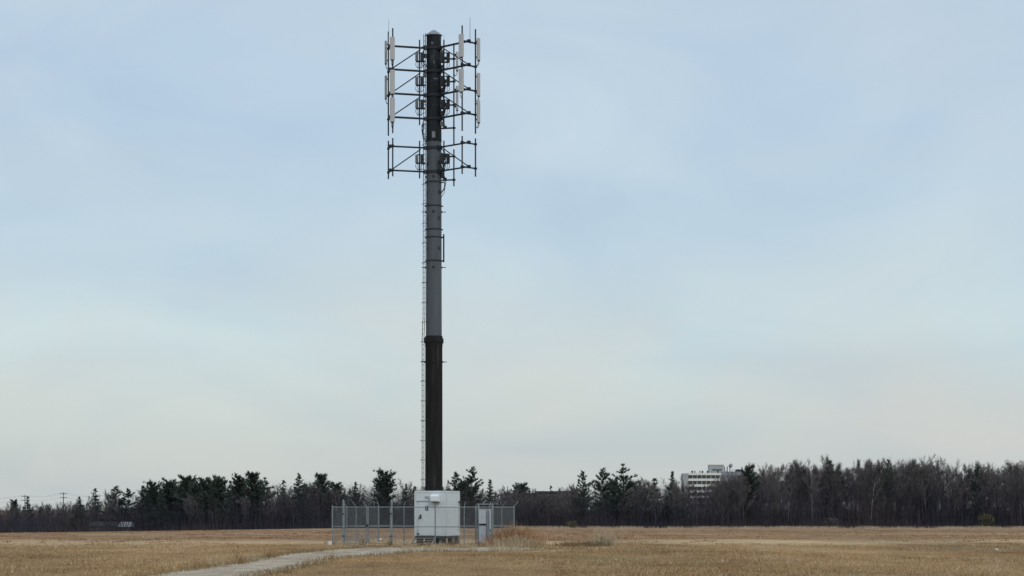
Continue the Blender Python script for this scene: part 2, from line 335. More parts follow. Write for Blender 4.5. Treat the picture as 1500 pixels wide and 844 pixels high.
# ------------------------------------------------------------------ the tower
TD = 127.6; TX = at(635.5, TD)
def tz(py, dy=0): return zat(py, TD + dy)
def tx(px, dy=0): return at(px, TD + dy) - TX
tower = thing('cell_tower', (TX, TD, gz(TX, TD)), 'tall dark monopole cell tower with tiers of panel antennas behind white equipment shelter', 'tower')
T0 = tower.location.z
def tw(z): return z - T0
zc = tz(494)
MB().lathe([(.56, -.15), (.56, .12), (.512, .12), (.508, 4), (.502, tz(507))], 32).build('lower_section', M['pole_dark'], tower, True)
col = MB(); col.lathe([(.505, tz(509)), (.518, tz(507)), (.522, tz(496)), (.50, tz(493)), (.47, tz(493))], 32); cobj = col.build('collar', M['pole_dark'], tower, True)
for k in range(12):
    a = k * PI / 6 + .2
    MB().box((.52 * math.cos(a), .52 * math.sin(a), tz(500) + .05 * math.sin(k * 2.3)), (.09, .13, .16 + .12 * (k % 3 == 0)), Matrix.Rotation(a, 3, 'Z')).build('clamp_lug', M['pole_top'], cobj)
MB().lathe([(.468, tz(494)), (.458, tz(400)), (.452, tz(300)), (.442, tz(207))], 32).build('middle_section', M['pole_grey'], tower, True)
MB().lathe([(.452, tz(208)), (.450, tz(206)), (.432, tz(120)), (.425, tz(53))], 32).build('upper_section', M['pole_top'], tower, True)
MB().lathe([(.425, tz(53.5)), (.49, tz(53)), (.48, tz(52.0)), (.12, tz(45.6)), (.05, tz(44.9)), (.01, tz(44.8))], 32).build('cap', M['cap'], tower, True)
def ring(py, r=.02, h=.055, name='clamp_band', m='steel', rr=None):
    z = tz(py); pr = rr or np.interp(z, [0, tz(507), tz(494), tz(207), tz(53)], [.512, .503, .468, .443, .425])
    b = MB(); b.lathe([(pr - .01, z - h), (pr + r, z - h), (pr + r, z + h), (pr - .01, z + h)], 28)
    return b.build(name, M[m], tower)
LV = [72, 106, 141, 175.4, 218, 253]
for y in LV: ring(y, .05, .07)
for y in (267.7, 302.5, 337, 348.5, 383): 
    o = ring(y, .028, .035)
    for a in (2.85, .25):
        MB().box(((.5) * math.cos(a), .5 * math.sin(a), tz(y)), (.12, .06, .06), Matrix.Rotation(a, 3, 'Z')).build('band_bolt', M['steel'], o)
for y in (80, 95, 121, 156): ring(y, .012, .025)
ring(207, .02, .06, 'flange', 'pole_top')
for y in (311.4, 392.6, 531, 260):
    for a in (0, PI, -PI / 2, PI / 2):
        ex = .26 if y != 260 else .06
        r0 = .45 if y < 494 else .5
        MB().tube((math.cos(a) * (r0 - .02), math.sin(a) * (r0 - .02), tz(y)), (math.cos(a) * (r0 + ex), math.sin(a) * (r0 + ex), tz(y)), .022, n=6).build('step_peg', M['steel'], tower)
        MB().box((math.cos(a) * r0, math.sin(a) * r0, tz(y)), (.1, .1, .1)).build('peg_boss', M['steel'], tower)
for y, a in ((365, -.78), (321, -.8), (283, -.75), (240, -.7), (284, -2.6), (322, -2.55), (366, -2.6), (242, -2.5)):
    b = MB(); r0 = .452; b.box((r0 * math.cos(a), r0 * math.sin(a), tz(y)), (.05, .13, .19), Matrix.Rotation(a, 3, 'Z')); b.build('cable_port', M['rubber'], tower)
for y, a, s_ in ((199.5, -PI / 2, (.03, .19, .36)), (66, -1.75, (.03, .14, .16)), (118, -1.3, (.03, .26, .10)), (94, -1.5, (.03, .06, .22))):
    b = MB(); b.box((.435 * math.cos(a), .435 * math.sin(a), tz(y)), s_, Matrix.Rotation(a, 3, 'Z')); b.build('maker_plate' if y > 190 else 'inspection_cover', M['plate'] if y > 190 else M['pole_grey'], tower)
# side pipe bracket on the right of the shaft
bp_ = MB(); bp_.tube((tx(650), -.05, tz(344)), (tx(650), -.05, tz(385)), .045); pb = bp_.build('standoff_pipe', M['steel'], tower)
for y in (348.5, 383): MB().box((.5, -.05, tz(y)), (.16, .07, .07)).build('standoff_arm', M['steel'], pb)
# climbing ladder
LA = R(199); er = Vector((math.cos(LA), math.sin(LA), 0)); ep = Vector((-math.sin(LA), math.cos(LA), 0))
lad = MB(); 
lc = lambda z: er * (np.interp(z, [0, 12, 13, 29], [.665, .655, .60, .56]))
root = bpy.data.objects.new('climbing_ladder', None); COL.objects.link(root); root.parent = tower
for s_ in (-1, 1):
    b = MB(); zs = [.3, 12, 13.2, tz(51)]
    for z0, z1 in zip(zs[:-1], zs[1:]): b.tube(lc(z0) + ep * .19 * s_ + Vector((0, 0, z0)), lc(z1) + ep * .19 * s_ + Vector((0, 0, z1)), .021, n=5)
    b.build('rail', M['ladder'], root)
rung = MB().tube(ep * -.19, ep * .19, .013, n=5).mesh('rung', M['ladder'])
z = .5
while z < tz(53): link('rung', rung, root, lc(z) + Vector((0, 0, z))); z += .30
brk = MB().tube(er * -.2 + ep * .19, er * .06 + ep * .19, .016, n=5).tube(er * .06 + ep * .19, er * .06 - ep * .26, .022, n=5).mesh('standoff', M['steel'])
z = 1.4
while z < tz(60): link('standoff', brk, root, lc(z) + Vector((0, 0, z))); z += 1.15

# sector frames
SECT = {'left': (R(197), 2.60), 'right': (R(-45), 2.95), 'back': (R(78), 2.80)}
def frame_geo(s): az, Ln = SECT[s]; d = Vector((math.cos(az), math.sin(az), 0)); p = Vector((-math.sin(az), math.cos(az), 0)); return d, p, Ln
HALF = .53
def pipe(base, z0, z1, r=.042, name='mounting_pipe', m='steel', parent=None, n=8):
    return MB().tube((base.x, base.y, z0), (base.x, base.y, z1), r, n=n).build(name, M[m], parent)
def zpx(py, base): return zat(py, TD + base.y)
PIP = {}
for tier, (levels, name) in enumerate((((0, 1, 2, 3), 'upper'), ((4, 5), 'lower'))):
    for s in SECT:
        d, p, Ln = frame_geo(s); fr = bpy.data.objects.new('sector_frame', None); COL.objects.link(fr); fr.parent = tower
        E = d * Ln
        for li in levels:
            z = Vector((0, 0, tz(LV[li])))
            MB().tube(d * .40 + z, d * (Ln + .12) + z, .062 if tier == 0 else .052, n=8).build('arm', M['steel'], fr)
            MB().tube(E - p * (HALF + .1) + z + Vector((0, 0, -.05)), E + p * (HALF + .1) + z + Vector((0, 0, -.05)), .05 if tier == 0 else .045, n=8).build('crossbar', M['steel'], fr)
            MB().box(d * .47 + z, (.22, .30, .20), Matrix.Rotation(SECT[s][0], 3, 'Z')).build('arm_clamp', M['steel'], fr)
            MB().box(E + z, (.16, .16, .18), Matrix.Rotation(SECT[s][0], 3, 'Z')).build('arm_clamp', M['steel'], fr)
            if li + 1 in levels:
                z2 = Vector((0, 0, tz(LV[li + 1])))
                MB().tube(d * .80 + z + Vector((0, 0, -.10)), d * (Ln - .10) + z2 + Vector((0, 0, .06)), .034, n=6).build('brace', M['steel'], fr)
        near, far = (E + p * HALF, E - p * HALF) if (p * HALF).y < 0 else (E - p * HALF, E + p * HALF)
        PIP[s, tier] = (near, far, fr)
        tops = {'left': ((42, 195.7), (47, 199.7)), 'right': ((38, 192.5), (43.5, 196.7)), 'back': ((64, 212), (64, 212))}[s] if tier == 0 else \
               {'left': ((203, 259), (207, 263)), 'right': ((200, 255.5), (203.5, 259.5)), 'back': ((219.5, 273.5), (219.5, 273.5))}[s]
        for b_, (ya, yb) in zip((near, far), tops):
            po = pipe(b_, zpx(yb, b_), zpx(ya, b_), parent=fr)
            for li in levels: MB().box((b_.x, b_.y, tz(LV[li]) - .05), (.13, .13, .12), Matrix.Rotation(SECT[s][0], 3, 'Z')).build('pipe_clamp', M['steel'], fr)
        # radio pipe near the shaft
        if s != 'back':
            rp = d * .86
            pipe(rp, zpx(184 if tier == 0 else 262, rp), zpx(59 if tier == 0 else 207, rp), .04, parent=fr)
            PIP[s, tier, 'radio'] = rp
# panel antennas
def panel_mesh(Wd=.27, Dp=.13, H=1.3, m='radome'):
    b = MB(); w2, d2 = Wd / 2, Dp / 2
    b.prism([(-d2, -w2), (d2 * .5, -w2), (d2, -w2 * .6), (d2, w2 * .6), (d2 * .5, w2), (-d2, w2)], -H / 2, H / 2); return b.mesh('panel_antenna', M[m])
def panel(s, which, ya, yb, az, off=.17, Wd=.27, m='radome', tier=0):
    near, far, fr = PIP[s, tier]; b_ = near if which == 'near' else far
    a = R(az); d = Vector((math.cos(a), math.sin(a), 0)); c = b_ + d * off
    z0, z1 = zpx(yb, c), zpx(ya, c); H = z1 - z0
    o = link('panel_antenna', panel_mesh(Wd, .13, H, m), tower, Vector((c.x, c.y, (z0 + z1) / 2))); o.rotation_euler = (0, 0, a)
    for q in (-1, 1):
        MB().box((-off + .06 + off / 2 - .03, 0, q * H * .36), (off - .04, .09, .10)).build('tilt_bracket', M['steel'], o)
    MB().box((.0, 0, -H / 2 - .03), (.09, .18, .06)).build('connector_plate', M['rubber'], o)
    for q in (-.06, .06):
        pts = [Vector((0, q, -H / 2 - .04)), Vector((-.02, q, -H / 2 - .22)), Vector((-.08, q * .6, -H / 2 - .32)), Vector((-.16, q * .3, -H / 2 - .28)), Vector((-off + .02, 0, -H / 2 - .10))]
        MB().path(pts, .016, 5).build('jumper_cable', M['cable'], o)
for ya, yb in ((55, 88), (103, 138), (143.5, 179)): panel('left', 'near', ya, yb, -96, .14, .27)
for ya, yb in ((61, 94), (112, 145)): panel('left', 'far', ya, yb, 186, .15, .27, 'radome_shaded')
for ya, yb in ((51, 84), (102, 135)): panel('right', 'near', ya, yb, -112, .15, .28)
for ya, yb in ((57, 89), (108, 141), (148, 180)): panel('right', 'far', ya, yb, -22, .20, .28)
for ya, yb in ((77, 104), (127, 162)): panel('back', 'near', ya, yb, 8, .20, .27)
panel('back', 'far', 80, 112, 120, .18, .27)
# radios
def radio_cluster(s, ya, yb, dark, tier=0):
    rp = PIP[s, tier, 'radio'].copy(); zt_, zb_ = zpx(ya, rp), zpx(yb, rp); H = zt_ - zb_
    fr = PIP[s, tier][2]; sg = -1 if s == 'left' else 1; ex_ = .13 if s == 'right' else 0.0
    tray = MB(); tray.box((rp.x + sg * -.06 + ex_, rp.y - .05, zb_), (.52, .30, .05)); to = tray.build('radio_tray', M['steel'], tower)
    tray = MB(); tray.box((rp.x + sg * -.06 + ex_, rp.y - .05, zt_ - .02), (.44, .08, .05)).build('radio_rail', M['steel'], tower)
    for k, dx in enumerate((-.19, .13)):
        b = MB(); wd = .17 if k == 0 else .2
        c = Vector((rp.x + dx * (1.15 if ex_ else 1) - sg * .03 + ex_, rp.y - .10, (zt_ + zb_) / 2 - .01))
        b.box(c, (wd, .22, H * .86))
        for q in range(4): b.box(c + Vector((-wd / 2 + (q + .5) * wd / 4, -.13, 0)), (.012, .05, H * .78))
        ro = b.build('radio_unit', M['radio_dark' if dark or k else 'radio'] if not (s == 'left' and k == 0) else M['radio'], tower)
        for q in (-.04, .05):
            pts = [Vector((c.x + q, c.y, zb_ - .02)), Vector((c.x + q * 1.6, c.y - .03, zb_ - .2 - .1 * random.random())), Vector((c.x * .6 + rp.x * .4, c.y, zb_ - .42)), Vector((rp.x, rp.y, zb_ - .30))]
            MB().path(pts, .017, 5).build('jumper_cable', M['cable'], ro)
for ya, yb in ((78, 91), (113, 126), (147, 160)): radio_cluster('left', ya, yb, False)
for ya, yb in ((78, 92), (112, 126.5), (147, 160)): radio_cluster('right', ya, yb, True)
radio_cluster('left', 227, 240, False, 1); radio_cluster('right', 226, 240, True, 1)
# feeder cables from the radios into the shaft, each its own run
for k in range(30):
    lvl = LV[k % 6]; sgn = 1 if k % 3 else -1
    x0 = sgn * (.50 + .12 * random.random()); y0 = -.25 - .2 * random.random(); zA = tz(lvl + random.uniform(2, 14))
    pts = [Vector((x0, y0, zA)), Vector((x0 + sgn * .12, y0, zA - .35)), Vector((x0 + sgn * .05, y0 + .05, zA - .75)), Vector((sgn * .42, y0 + .1, zA - 1.0))]
    MB().path(pts, .018, 5).build('feeder_cable', M['cable'], tower)
for k, (y, a) in enumerate(((77, -.5), (84, -2.7), (99, -.35), (112, -2.75), (119, -.45), (133, -.3), (150, -2.7), (153, -.4), (166, -.35), (183, -.5), (230, -.45), (258, -.4))):
    b = MB(); rad = .56; b.box((rad * math.cos(a), rad * math.sin(a), tz(y)), (.18, .14, .24 if k % 2 else .14), Matrix.Rotation(a + .3, 3, 'Z')); bo = b.build('junction_box', M['radio_dark'] if k % 3 else M['radio'], tower)
    MB().box((rad * .82 * math.cos(a), rad * .82 * math.sin(a), tz(y)), (.12, .05, .05), Matrix.Rotation(a, 3, 'Z')).build('bracket', M['steel'], bo)
# whips
for px, ya, yb, dy, r in ((569.5, 29, 66, -.5, .018), (688.5, 26, 65, -1.9, .021), (650.5, 51, 76, .2, .010), (622.5, 53, 70, -.1, .010)):
    MB().tube((tx(px, dy), dy, zat(yb, TD + dy)), (tx(px, dy), dy, zat(ya, TD + dy)), r, r * .7, n=5).build('whip_antenna', M['whip'], tower)

# ------------------------------------------------------------------ the fenced compound
A = R(15); U = Vector((math.cos(A), -math.sin(A), 0)); V = Vector((math.sin(A), math.cos(A), 0))     # along the front (to the right), into the compound
FR = Vector((at(697, 121), 121, 0)); LF, LS = 8.41, 8.2
FL = FR - U * LF; BR = FR + V * LS; BL = FL + V * LS
RZ = -A
FH = 2.13
def local(P_, o): d = P_ - o; return Vector((d.dot(U), d.dot(V), d.z))
fence = thing('chain_link_fence', (FL.x, FL.y, 0), 'galvanised chain link fence with barbed wire arms around the tower base', 'fence', rz=RZ)
def fpost(u, v, h=FH + .03, r=.032, arm=None, name='post'):
    b = MB(); b.tube((u, v, -.12), (u, v, h), r, n=10); b.tube((u, v, h), (u, v, h + .03), r * 1.15, r * .4, n=10)
    o = b.build(name, M['galv'], fence, True)
    if arm: 
        t = Vector((u, v, h)); e = t + Vector((arm[0] * .27, arm[1] * .27, .30)); MB().tube(t, e, .016, n=6).build('barbed_wire_arm', M['galv'], o)
G0, G1 = .66, 3.51       # gate posts along the front (u)
front_posts = [(0, None, .038, FH + .06), (G0, None, .058, 2.52), (G1, None, .055, 2.52), (6.06, (0, -1), .034, FH + .05), (LF, None, .045, FH + .05)]
for u, arm, r, h in front_posts: fpost(u, 0, h, r, arm)
for t in (.3, .5, .74): fpost(0, LS * t, r=.024, arm=(-1, 0))
for t in (1 / 3, 2 / 3): fpost(LF, LS * t, r=.026, arm=(1, 0))
fpost(0, LS, FH + .05, .042, (-.5, .7)); fpost(LF, LS, FH + .05, .042, (1, .2))
for u in (1.6, 3.35, 5.35, 6.9): fpost(u, LS, arm=(0, 1))
def rails(p0, p1):
    for h, r in ((FH, .024), (1.03, .022)): MB().tube(Vector((*p0, h)), Vector((*p1, h)), r, n=8).build('rail', M['galv'], fence, True)
SIDES = [((0, 0), (G0, 0)), ((G1, 0), (LF, 0)), ((0, 0), (0, LS)), ((LF, 0), (LF, LS)), ((0, LS), (LF, LS))]
for a, b in SIDES: rails(a, b)
def link_mesh(segs, z0, z1, r=.0018, sp=.0707, off=.03):
    b = MB(); H = z1 - z0
    for (p0, p1) in segs:
        p0 = Vector((*p0, 0)); p1 = Vector((*p1, 0)); d = p1 - p0; Ln = d.length; d.normalize(); nrm = Vector((d.y, -d.x, 0)) * off
        for sg in (1, -1):
            s0 = -H if sg > 0 else 0.0
            k = s0
            while k < Ln + (0 if sg > 0 else H):
                a0, a1 = k, k + sg * H; t0, t1 = 0.0, 1.0
                lo, hi = (a0, a1) if sg > 0 else (a1, a0)
                ts = sorted([(0 - a0) / (a1 - a0), (Ln - a0) / (a1 - a0)]); t0 = max(0, ts[0]); t1 = min(1, ts[1])
                if t1 - t0 > .01:
                    b.tube(p0 + d * (a0 + (a1 - a0) * t0) + nrm + Vector((0, 0, z0 + H * t0)), p0 + d * (a0 + (a1 - a0) * t1) + nrm + Vector((0, 0, z0 + H * t1)), r, n=3, cap=False)
                k += sp * random.uniform(.75, 1.25)
    return b
tag(link_mesh(SIDES, .04, FH - .02).build('chain_link_wires', M['galv_wire'], fence), kind='stuff')
bw = MB()
for (p0, p1, n_) in (((G1, 0), (LF, 0), (0, -1)), ((0, 0), (0, LS), (-1, 0)), ((LF, 0), (LF, LS), (1, 0)), ((0, LS), (LF, LS), (0, 1))):
    for k in (.4, .7, 1.0):
        o_ = Vector((n_[0] * .27 * k, n_[1] * .27 * k, FH + .03 + .30 * k)); bw.tube(Vector((*p0, 0)) + o_, Vector((*p1, 0)) + o_, .0025, n=3, cap=False)
tag(bw.build('barbed_wire', M['galv_wire'], fence), kind='stuff')
# double gate
gate = thing('chain_link_gate', (FL.x + U.x * G0, FL.y + U.y * G0, 0), 'double chain link gate hung between two tall round posts left of shelter', 'gate', rz=RZ)
gw = G1 - G0
for k in range(2):
    u0 = .09 + k * (gw / 2 - .03); u1 = u0 + gw / 2 - .12
    leaf = bpy.data.objects.new('gate_leaf', None); COL.objects.link(leaf); leaf.parent = gate
    for u in (u0, u1): MB().tube((u, -.03, .08), (u, -.03, FH + .02), .026, n=8).build('stile', M['galv'], leaf, True)
    for h in (.10, 1.05, FH): MB().tube((u0, -.03, h), (u1, -.03, h), .021, n=8).build('rail', M['galv'], leaf, True)
    tag(link_mesh([((u0, -.03), (u1, -.03))], .1, FH).build('chain_link_wires', M['galv_wire'], leaf), kind='stuff')
MB().box((gw / 2, -.07, 1.1), (.16, .06, .12)).build('latch', M['rubber'], gate)
for u in (.02, gw - .02):
    for h in (.5, 1.75): MB().box((u, -.03, h), (.13, .09, .07)).build('hinge', M['skid'], gate)

# ------------------------------------------------------------------ equipment shelter
SO = Vector((at(608, 123.6), 123.6, 0)); SW, SDp = 1.89, 2.45
sh = thing('equipment_shelter', (SO.x, SO.y, 0), 'white metal equipment shelter with door and vent hood in front of the tower', 'shelter', rz=RZ)
Z0, Z1 = .50, 3.05
MB().bx(0, SW, 0, SDp, Z0, Z1 - .10).build('wall', M['shelter'], sh)
MB().bx(-.02, SW + .02, -.02, SDp + .02, Z1 - .10, Z1).build('roof', M['shelter'], sh)
MB().bx(.01, SW - .01, .01, SDp - .01, Z0 - .13, Z0 - .002).build('skid', M['skid'], sh)
# wall sheets on front and right side, each a sheet with a joint
for x0, x1 in ((1.20, SW - .045),): MB().bx(x0, x1, -.012, -.001, Z0 + .02, Z1 - .14).build('wall_panel', M['shelter'], sh)
MB().bx(.04, 1.19, -.012, -.001, 2.50, Z1 - .14).build('wall_panel', M['shelter'], sh)
MB().bx(.02, .19, -.012, -.001, Z0 + .02, 2.49).build('wall_panel', M['shelter'], sh)
n_ = 5
for k in range(n_):
    y0 = .05 + k * (SDp - .10) / n_; MB().bx(SW + .001, SW + .012, y0 + .006, y0 + (SDp - .10) / n_ - .006, Z0 + .02, Z1 - .14).build('wall_panel', M['shelter'], sh)
for (x, y) in ((0, 0), (SW, 0), (SW, SDp)): MB().bx(x - .03, x + .03, y - .03, y + .03, Z0 - .001, Z1 - .101).build('corner_trim', M['shelter'], sh)
door = MB().bx(.24, 1.15, -.045, -.002, Z0 + .04, 2.42).build('door', M['door'], sh)
for x0, x1, z0, z1 in ((.20, .24, Z0 + .02, 2.46), (1.15, 1.19, Z0 + .02, 2.46), (.24, 1.15, 2.42, 2.46)): MB().bx(x0, x1, -.028, -.001, z0, z1).build('door_frame', M['shelter'], door)
nb = MB().bx(.62, .80, -.058, -.046, 1.93, 2.20).build('notice', M['notice'], door)
MB().bx(.695, .725, -.064, -.059, 1.93, 2.20).build('notice_divider', M['cab'], door)
MB().box((.35, -.075, 1.60), (.09, .06, .22)).tube((.35, -.1, 1.56), (.24, -.1, 1.50), .035).build('door_handle', M['rubber'], door)
MB().box((.20, -.07, .62), (.12, .09, .07)).tube((.15, -.07, .62), (.15, -.07, .95), .008).build('door_holdback', M['rubber'], door)
MB().box((.62, -.045, 2.47), (1.0, .07, .03)).build('drip_rail', M['cab'], sh)
lv = MB().bx(.58, .86, -.03, -.013, 2.60, 2.76).build('louvre', M['shelter'], sh)
for k in range(4): MB().box((.72, -.035, 2.63 + k * .035), (.25, .02, .018), Matrix.Rotation(.5, 3, 'X')).build('slat', M['cab'], lv)
hd = MB(); prof = [(0, 2.84), (-.30, 2.84), (-.38, 2.74), (-.38, 2.48), (-.33, 2.42), (0, 2.42)]
hx0, hx1 = 1.02, 1.50
hd.add([(hx0, y, z) for y, z in prof] + [(hx1, y, z) for y, z in prof], [(i, (i + 1) % 6, 6 + (i + 1) % 6, 6 + i) for i in range(6)] + [(5, 4, 3, 2, 1, 0), (6, 7, 8, 9, 10, 11)])
ho = hd.build('vent_hood', M['hood'], sh)
MB().bx(hx0 + .03, hx1 - .03, -.30, -.03, 2.385, 2.418).build('hood_grille', M['rubber'], ho)
MB().box((SW + .06, SDp - .16, 2.42), (.16, .14, .10)).build('lamp_fitting', M['rubber'], sh)
MB().tube((SW + .04, SDp - .16, 2.37), (SW + .04, SDp - .16, .75), .018).build('conduit', M['cab2'], sh)
for (x, y) in ((.2, .3), (.95, .3), (1.55, .3), (1.75, 1.3), (1.75, 2.3), (.2, 2.3)):
    MB().bx(x - .15, x + .15, y - .2, y + .2, -.1, Z0 - .131).build('support_block', M['concrete'], sh)
MB().bx(1.66, 1.80, -.02, .06, .12, .36).build('junction_box', M['rubber'], sh)
# steps
stp = bpy.data.objects.new('entry_steps', None); COL.objects.link(stp); stp.parent = sh
for x in (-.02, 1.2): 
    MB().box((x, -.38, .19), (.05, .95, .09), Matrix.Rotation(R(29), 3, 'X')).build('stringer', M['timber'], stp)
for y, z in ((-.62, .10), (-.36, .24), (-.12, .37)): MB().bx(.01, 1.17, y - .12, y + .12, z - .02, z + .02).build('tread', M['timber'], stp)

# ------------------------------------------------------------------ meter cabinet on its frame
co_ = Vector((at(699.5, 120.6), 120.6, 0))
cb = thing('meter_cabinet', (co_.x, co_.y, 0), 'grey metering cabinet on galvanised frame at the fence corner beside russet weeds', 'cabinet', rz=RZ)
for x in (.06, .86): MB().bx(x - .04, x + .04, -.03, .05, -.1, 2.26).build('frame_post', M['galv'], cb)
MB().bx(-.06, .92, -.034, .054, 2.262, 2.32).build('top_bar', M['galv'], cb)
MB().bx(.11, .81, .03, .05, .35, 2.02).build('back_panel', M['cab2'], cb)
bx_ = MB().bx(.14, .52, -.24, .028, 1.22, 1.99).build('meter_box', M['cab'], cb)
MB().bx(.12, .54, -.26, .028, 1.992, 2.03).build('lid', M['cab'], bx_); MB().bx(.30, .36, -.262, -.241, 1.55, 1.62).build('latch', M['cab2'], bx_)
for z0, z1 in ((.60, 1.08), (.20, .575)):
    d_ = MB().bx(.14, .52, -.22, .028, z0, z1).build('lower_box', M['cab2'], cb); MB().bx(.13, .53, -.235, .028, z1 + .002, z1 + .022).build('lid', M['cab'], d_)
MB().bx(.16, .50, -.18, .028, 1.14, 1.19).build('gap_shade_bar', M['rubber'], cb)  # dark bar painted in for the shade of the gap between boxes
for x in (.60, .68): MB().tube((x, -.02, -.05), (x, -.02, 1.95), .03).build('conduit', M['cab2'], cb)
MB().bx(.715, .79, -.10, .029, .9, 1.98).build('disconnect_switch', M['cab'], cb)

# ------------------------------------------------------------------ small things about the compound
def place(px, D): x = at(px, D); return x, D, gz(x, D)
x, y, z = place(524, 120.6)
br = thing('pipe_barrier', (x, y, z), 'low white pipe frame standing before the gate', 'barrier', rz=RZ)
for u in (-.42, .42):
    MB().tube((u, 0, -.05), (u, 0, .34), .022).build('leg', M['galv'], br); MB().tube((u, -.16, .02), (u, .16, .02), .02).build('foot', M['galv'], br)
for h in (.34, .10): MB().tube((-.42, 0, h), (.42, 0, h), .02).build('cross_rail', M['galv'], br)
MB().tube((-.75, .05, .0), (-.42, 0, .34), .018).build('brace', M['galv'], br)
x, y, z = place(483, 122.6)
b = MB(); b.prism([(.13 * math.cos(t), .11 * math.sin(t)) for t in np.linspace(0, 2 * PI, 9)[:-1]], 0, .2); b.prism([(.145 * math.cos(t), .125 * math.sin(t)) for t in np.linspace(0, 2 * PI, 9)[:-1]], .201, .23)
o = b.build('marker_block', M['white']); o.location = (x, y, z - .01); tag(o, 'small white plastic tub by the left fence corner post', 'tub')
def crumple(name, px, D, s, label, cat):
    x, y, z = place(px, D); b = MB(); n = 9; vs = []; rr = random.Random(px)
    for i in range(5):
        for k in range(n):
            t = 2 * PI * k / n; r = math.sin(PI * (i + .6) / 5.4) * rr.uniform(.7, 1.2)
            vs.append((s * r * math.cos(t), s * .7 * r * math.sin(t), s * .75 * i / 4 * rr.uniform(.8, 1.15)))
    b.add(vs, [(i * n + k, i * n + (k + 1) % n, (i + 1) * n + (k + 1) % n, (i + 1) * n + k) for i in range(4) for k in range(n)] + [tuple(range(4 * n, 5 * n))])
    o = b.build(name, M['white']); o.location = (x, y, z - .02); tag(o, label, cat)
crumple('plastic_bag', 556.5, 139, .17, 'crumpled white plastic bag lying on grass behind the gate', 'bag')
crumple('paper_scrap', 1460, 108, .10, 'scrap of white paper on the open grass', 'litter')

# ------------------------------------------------------------------ trees
def rot_about(v, ax, ang): return Matrix.Rotation(ang, 3, ax) @ v
def bare_tree(seed, H=16.0, spread=.30, pale=False, limbs=11, clear=.28, lean=.03, thick=.014):
    """(trunk mesh with limbs, crown mesh of fine twigs) of a leafless tree"""
    rr = random.Random(seed); tb = MB(); tw_ = []
    def twig(p, d, l, w):
        s = d.cross(Vector((rr.uniform(-1, 1), rr.uniform(-1, 1), rr.uniform(-.3, .3))))
        if s.length < 1e-3: return
        s.normalize(); tw_.extend([tuple(p - s * w), tuple(p + s * w), tuple(p + d * l)])
    def spray(p, d, l, n):
        for k in range(n):
            t = rr.random(); dd = (d + Vector((rr.uniform(-.8, .8), rr.uniform(-.8, .8), rr.uniform(-.25, .8)))).normalized()
            twig(p + d * l * t, dd, rr.uniform(.5, 1.3) * H / 16, rr.uniform(.012, .026))
    def branch(p, d, l, r, lev):
        segs = 3 if lev < 2 else 2; q = p; dd = d.copy(); pts = [p]
        for i in range(segs):
            dd = (dd + Vector((rr.uniform(-.22, .22), rr.uniform(-.22, .22), rr.uniform(.02, .22)))).normalized(); e = q + dd * l / segs
            ra, rb = r * (1 - i / segs * .65), r * (1 - (i + 1) / segs * .65)
            if lev < 2: tb.tube(q, e, ra, rb, 4 if lev else 5, False)
            else: twig(q, dd, l / segs * 1.3, ra)
            q = e; pts.append(e)
        if lev == 2: spray(p, d, l, 12); return
        for k in range(6 if lev == 0 else 5):
            t = rr.uniform(.25, 1.0); i = min(int(t * segs), segs - 1); f = t * segs - i; bp2 = pts[i].lerp(pts[i + 1], f)
            ax = Vector((rr.uniform(-1, 1), rr.uniform(-1, 1), rr.uniform(-1, 1))).normalized()
            nd = (rot_about(d, ax, rr.uniform(.35, .85)) + Vector((0, 0, .25))).normalized(); branch(bp2, nd, l * rr.uniform(.38, .6), r * .45, lev + 1)
        spray(p, d, l, 6)
    q = Vector((0, 0, -.3)); d = Vector((rr.uniform(-lean, lean), rr.uniform(-lean, lean), 1)).normalized(); r = H * thick; pts = [q]; n = 7
    for i in range(n):
        d = (d + Vector((rr.uniform(-.07, .07), rr.uniform(-.07, .07), .12))).normalized(); e = q + d * (H * .86 / n)
        tb.tube(q, e, r * (1 - i / n * .85), r * (1 - (i + 1) / n * .85), 6, False); q = e; pts.append(q)
    for k in range(limbs):
        t = clear + (1 - clear) * (k + rr.random()) / limbs; i = min(int(t * n), n - 1); p = pts[i].lerp(pts[i + 1], t * n - i)
        az = k * 2.4 + rr.uniform(-.5, .5); up = rr.uniform(.7, 1.5); dd = Vector((math.cos(az), math.sin(az), up)).normalized()
        branch(p, dd, H * spread * (1.15 - .55 * t) * rr.uniform(.8, 1.2), r * .42 * (1.1 - .7 * t), 0)
    return tb.mesh('bare_trunk', M['bark_pale'] if pale else M['bark'], True), tri_mesh('bare_crown', np.array(tw_), M['twig'])
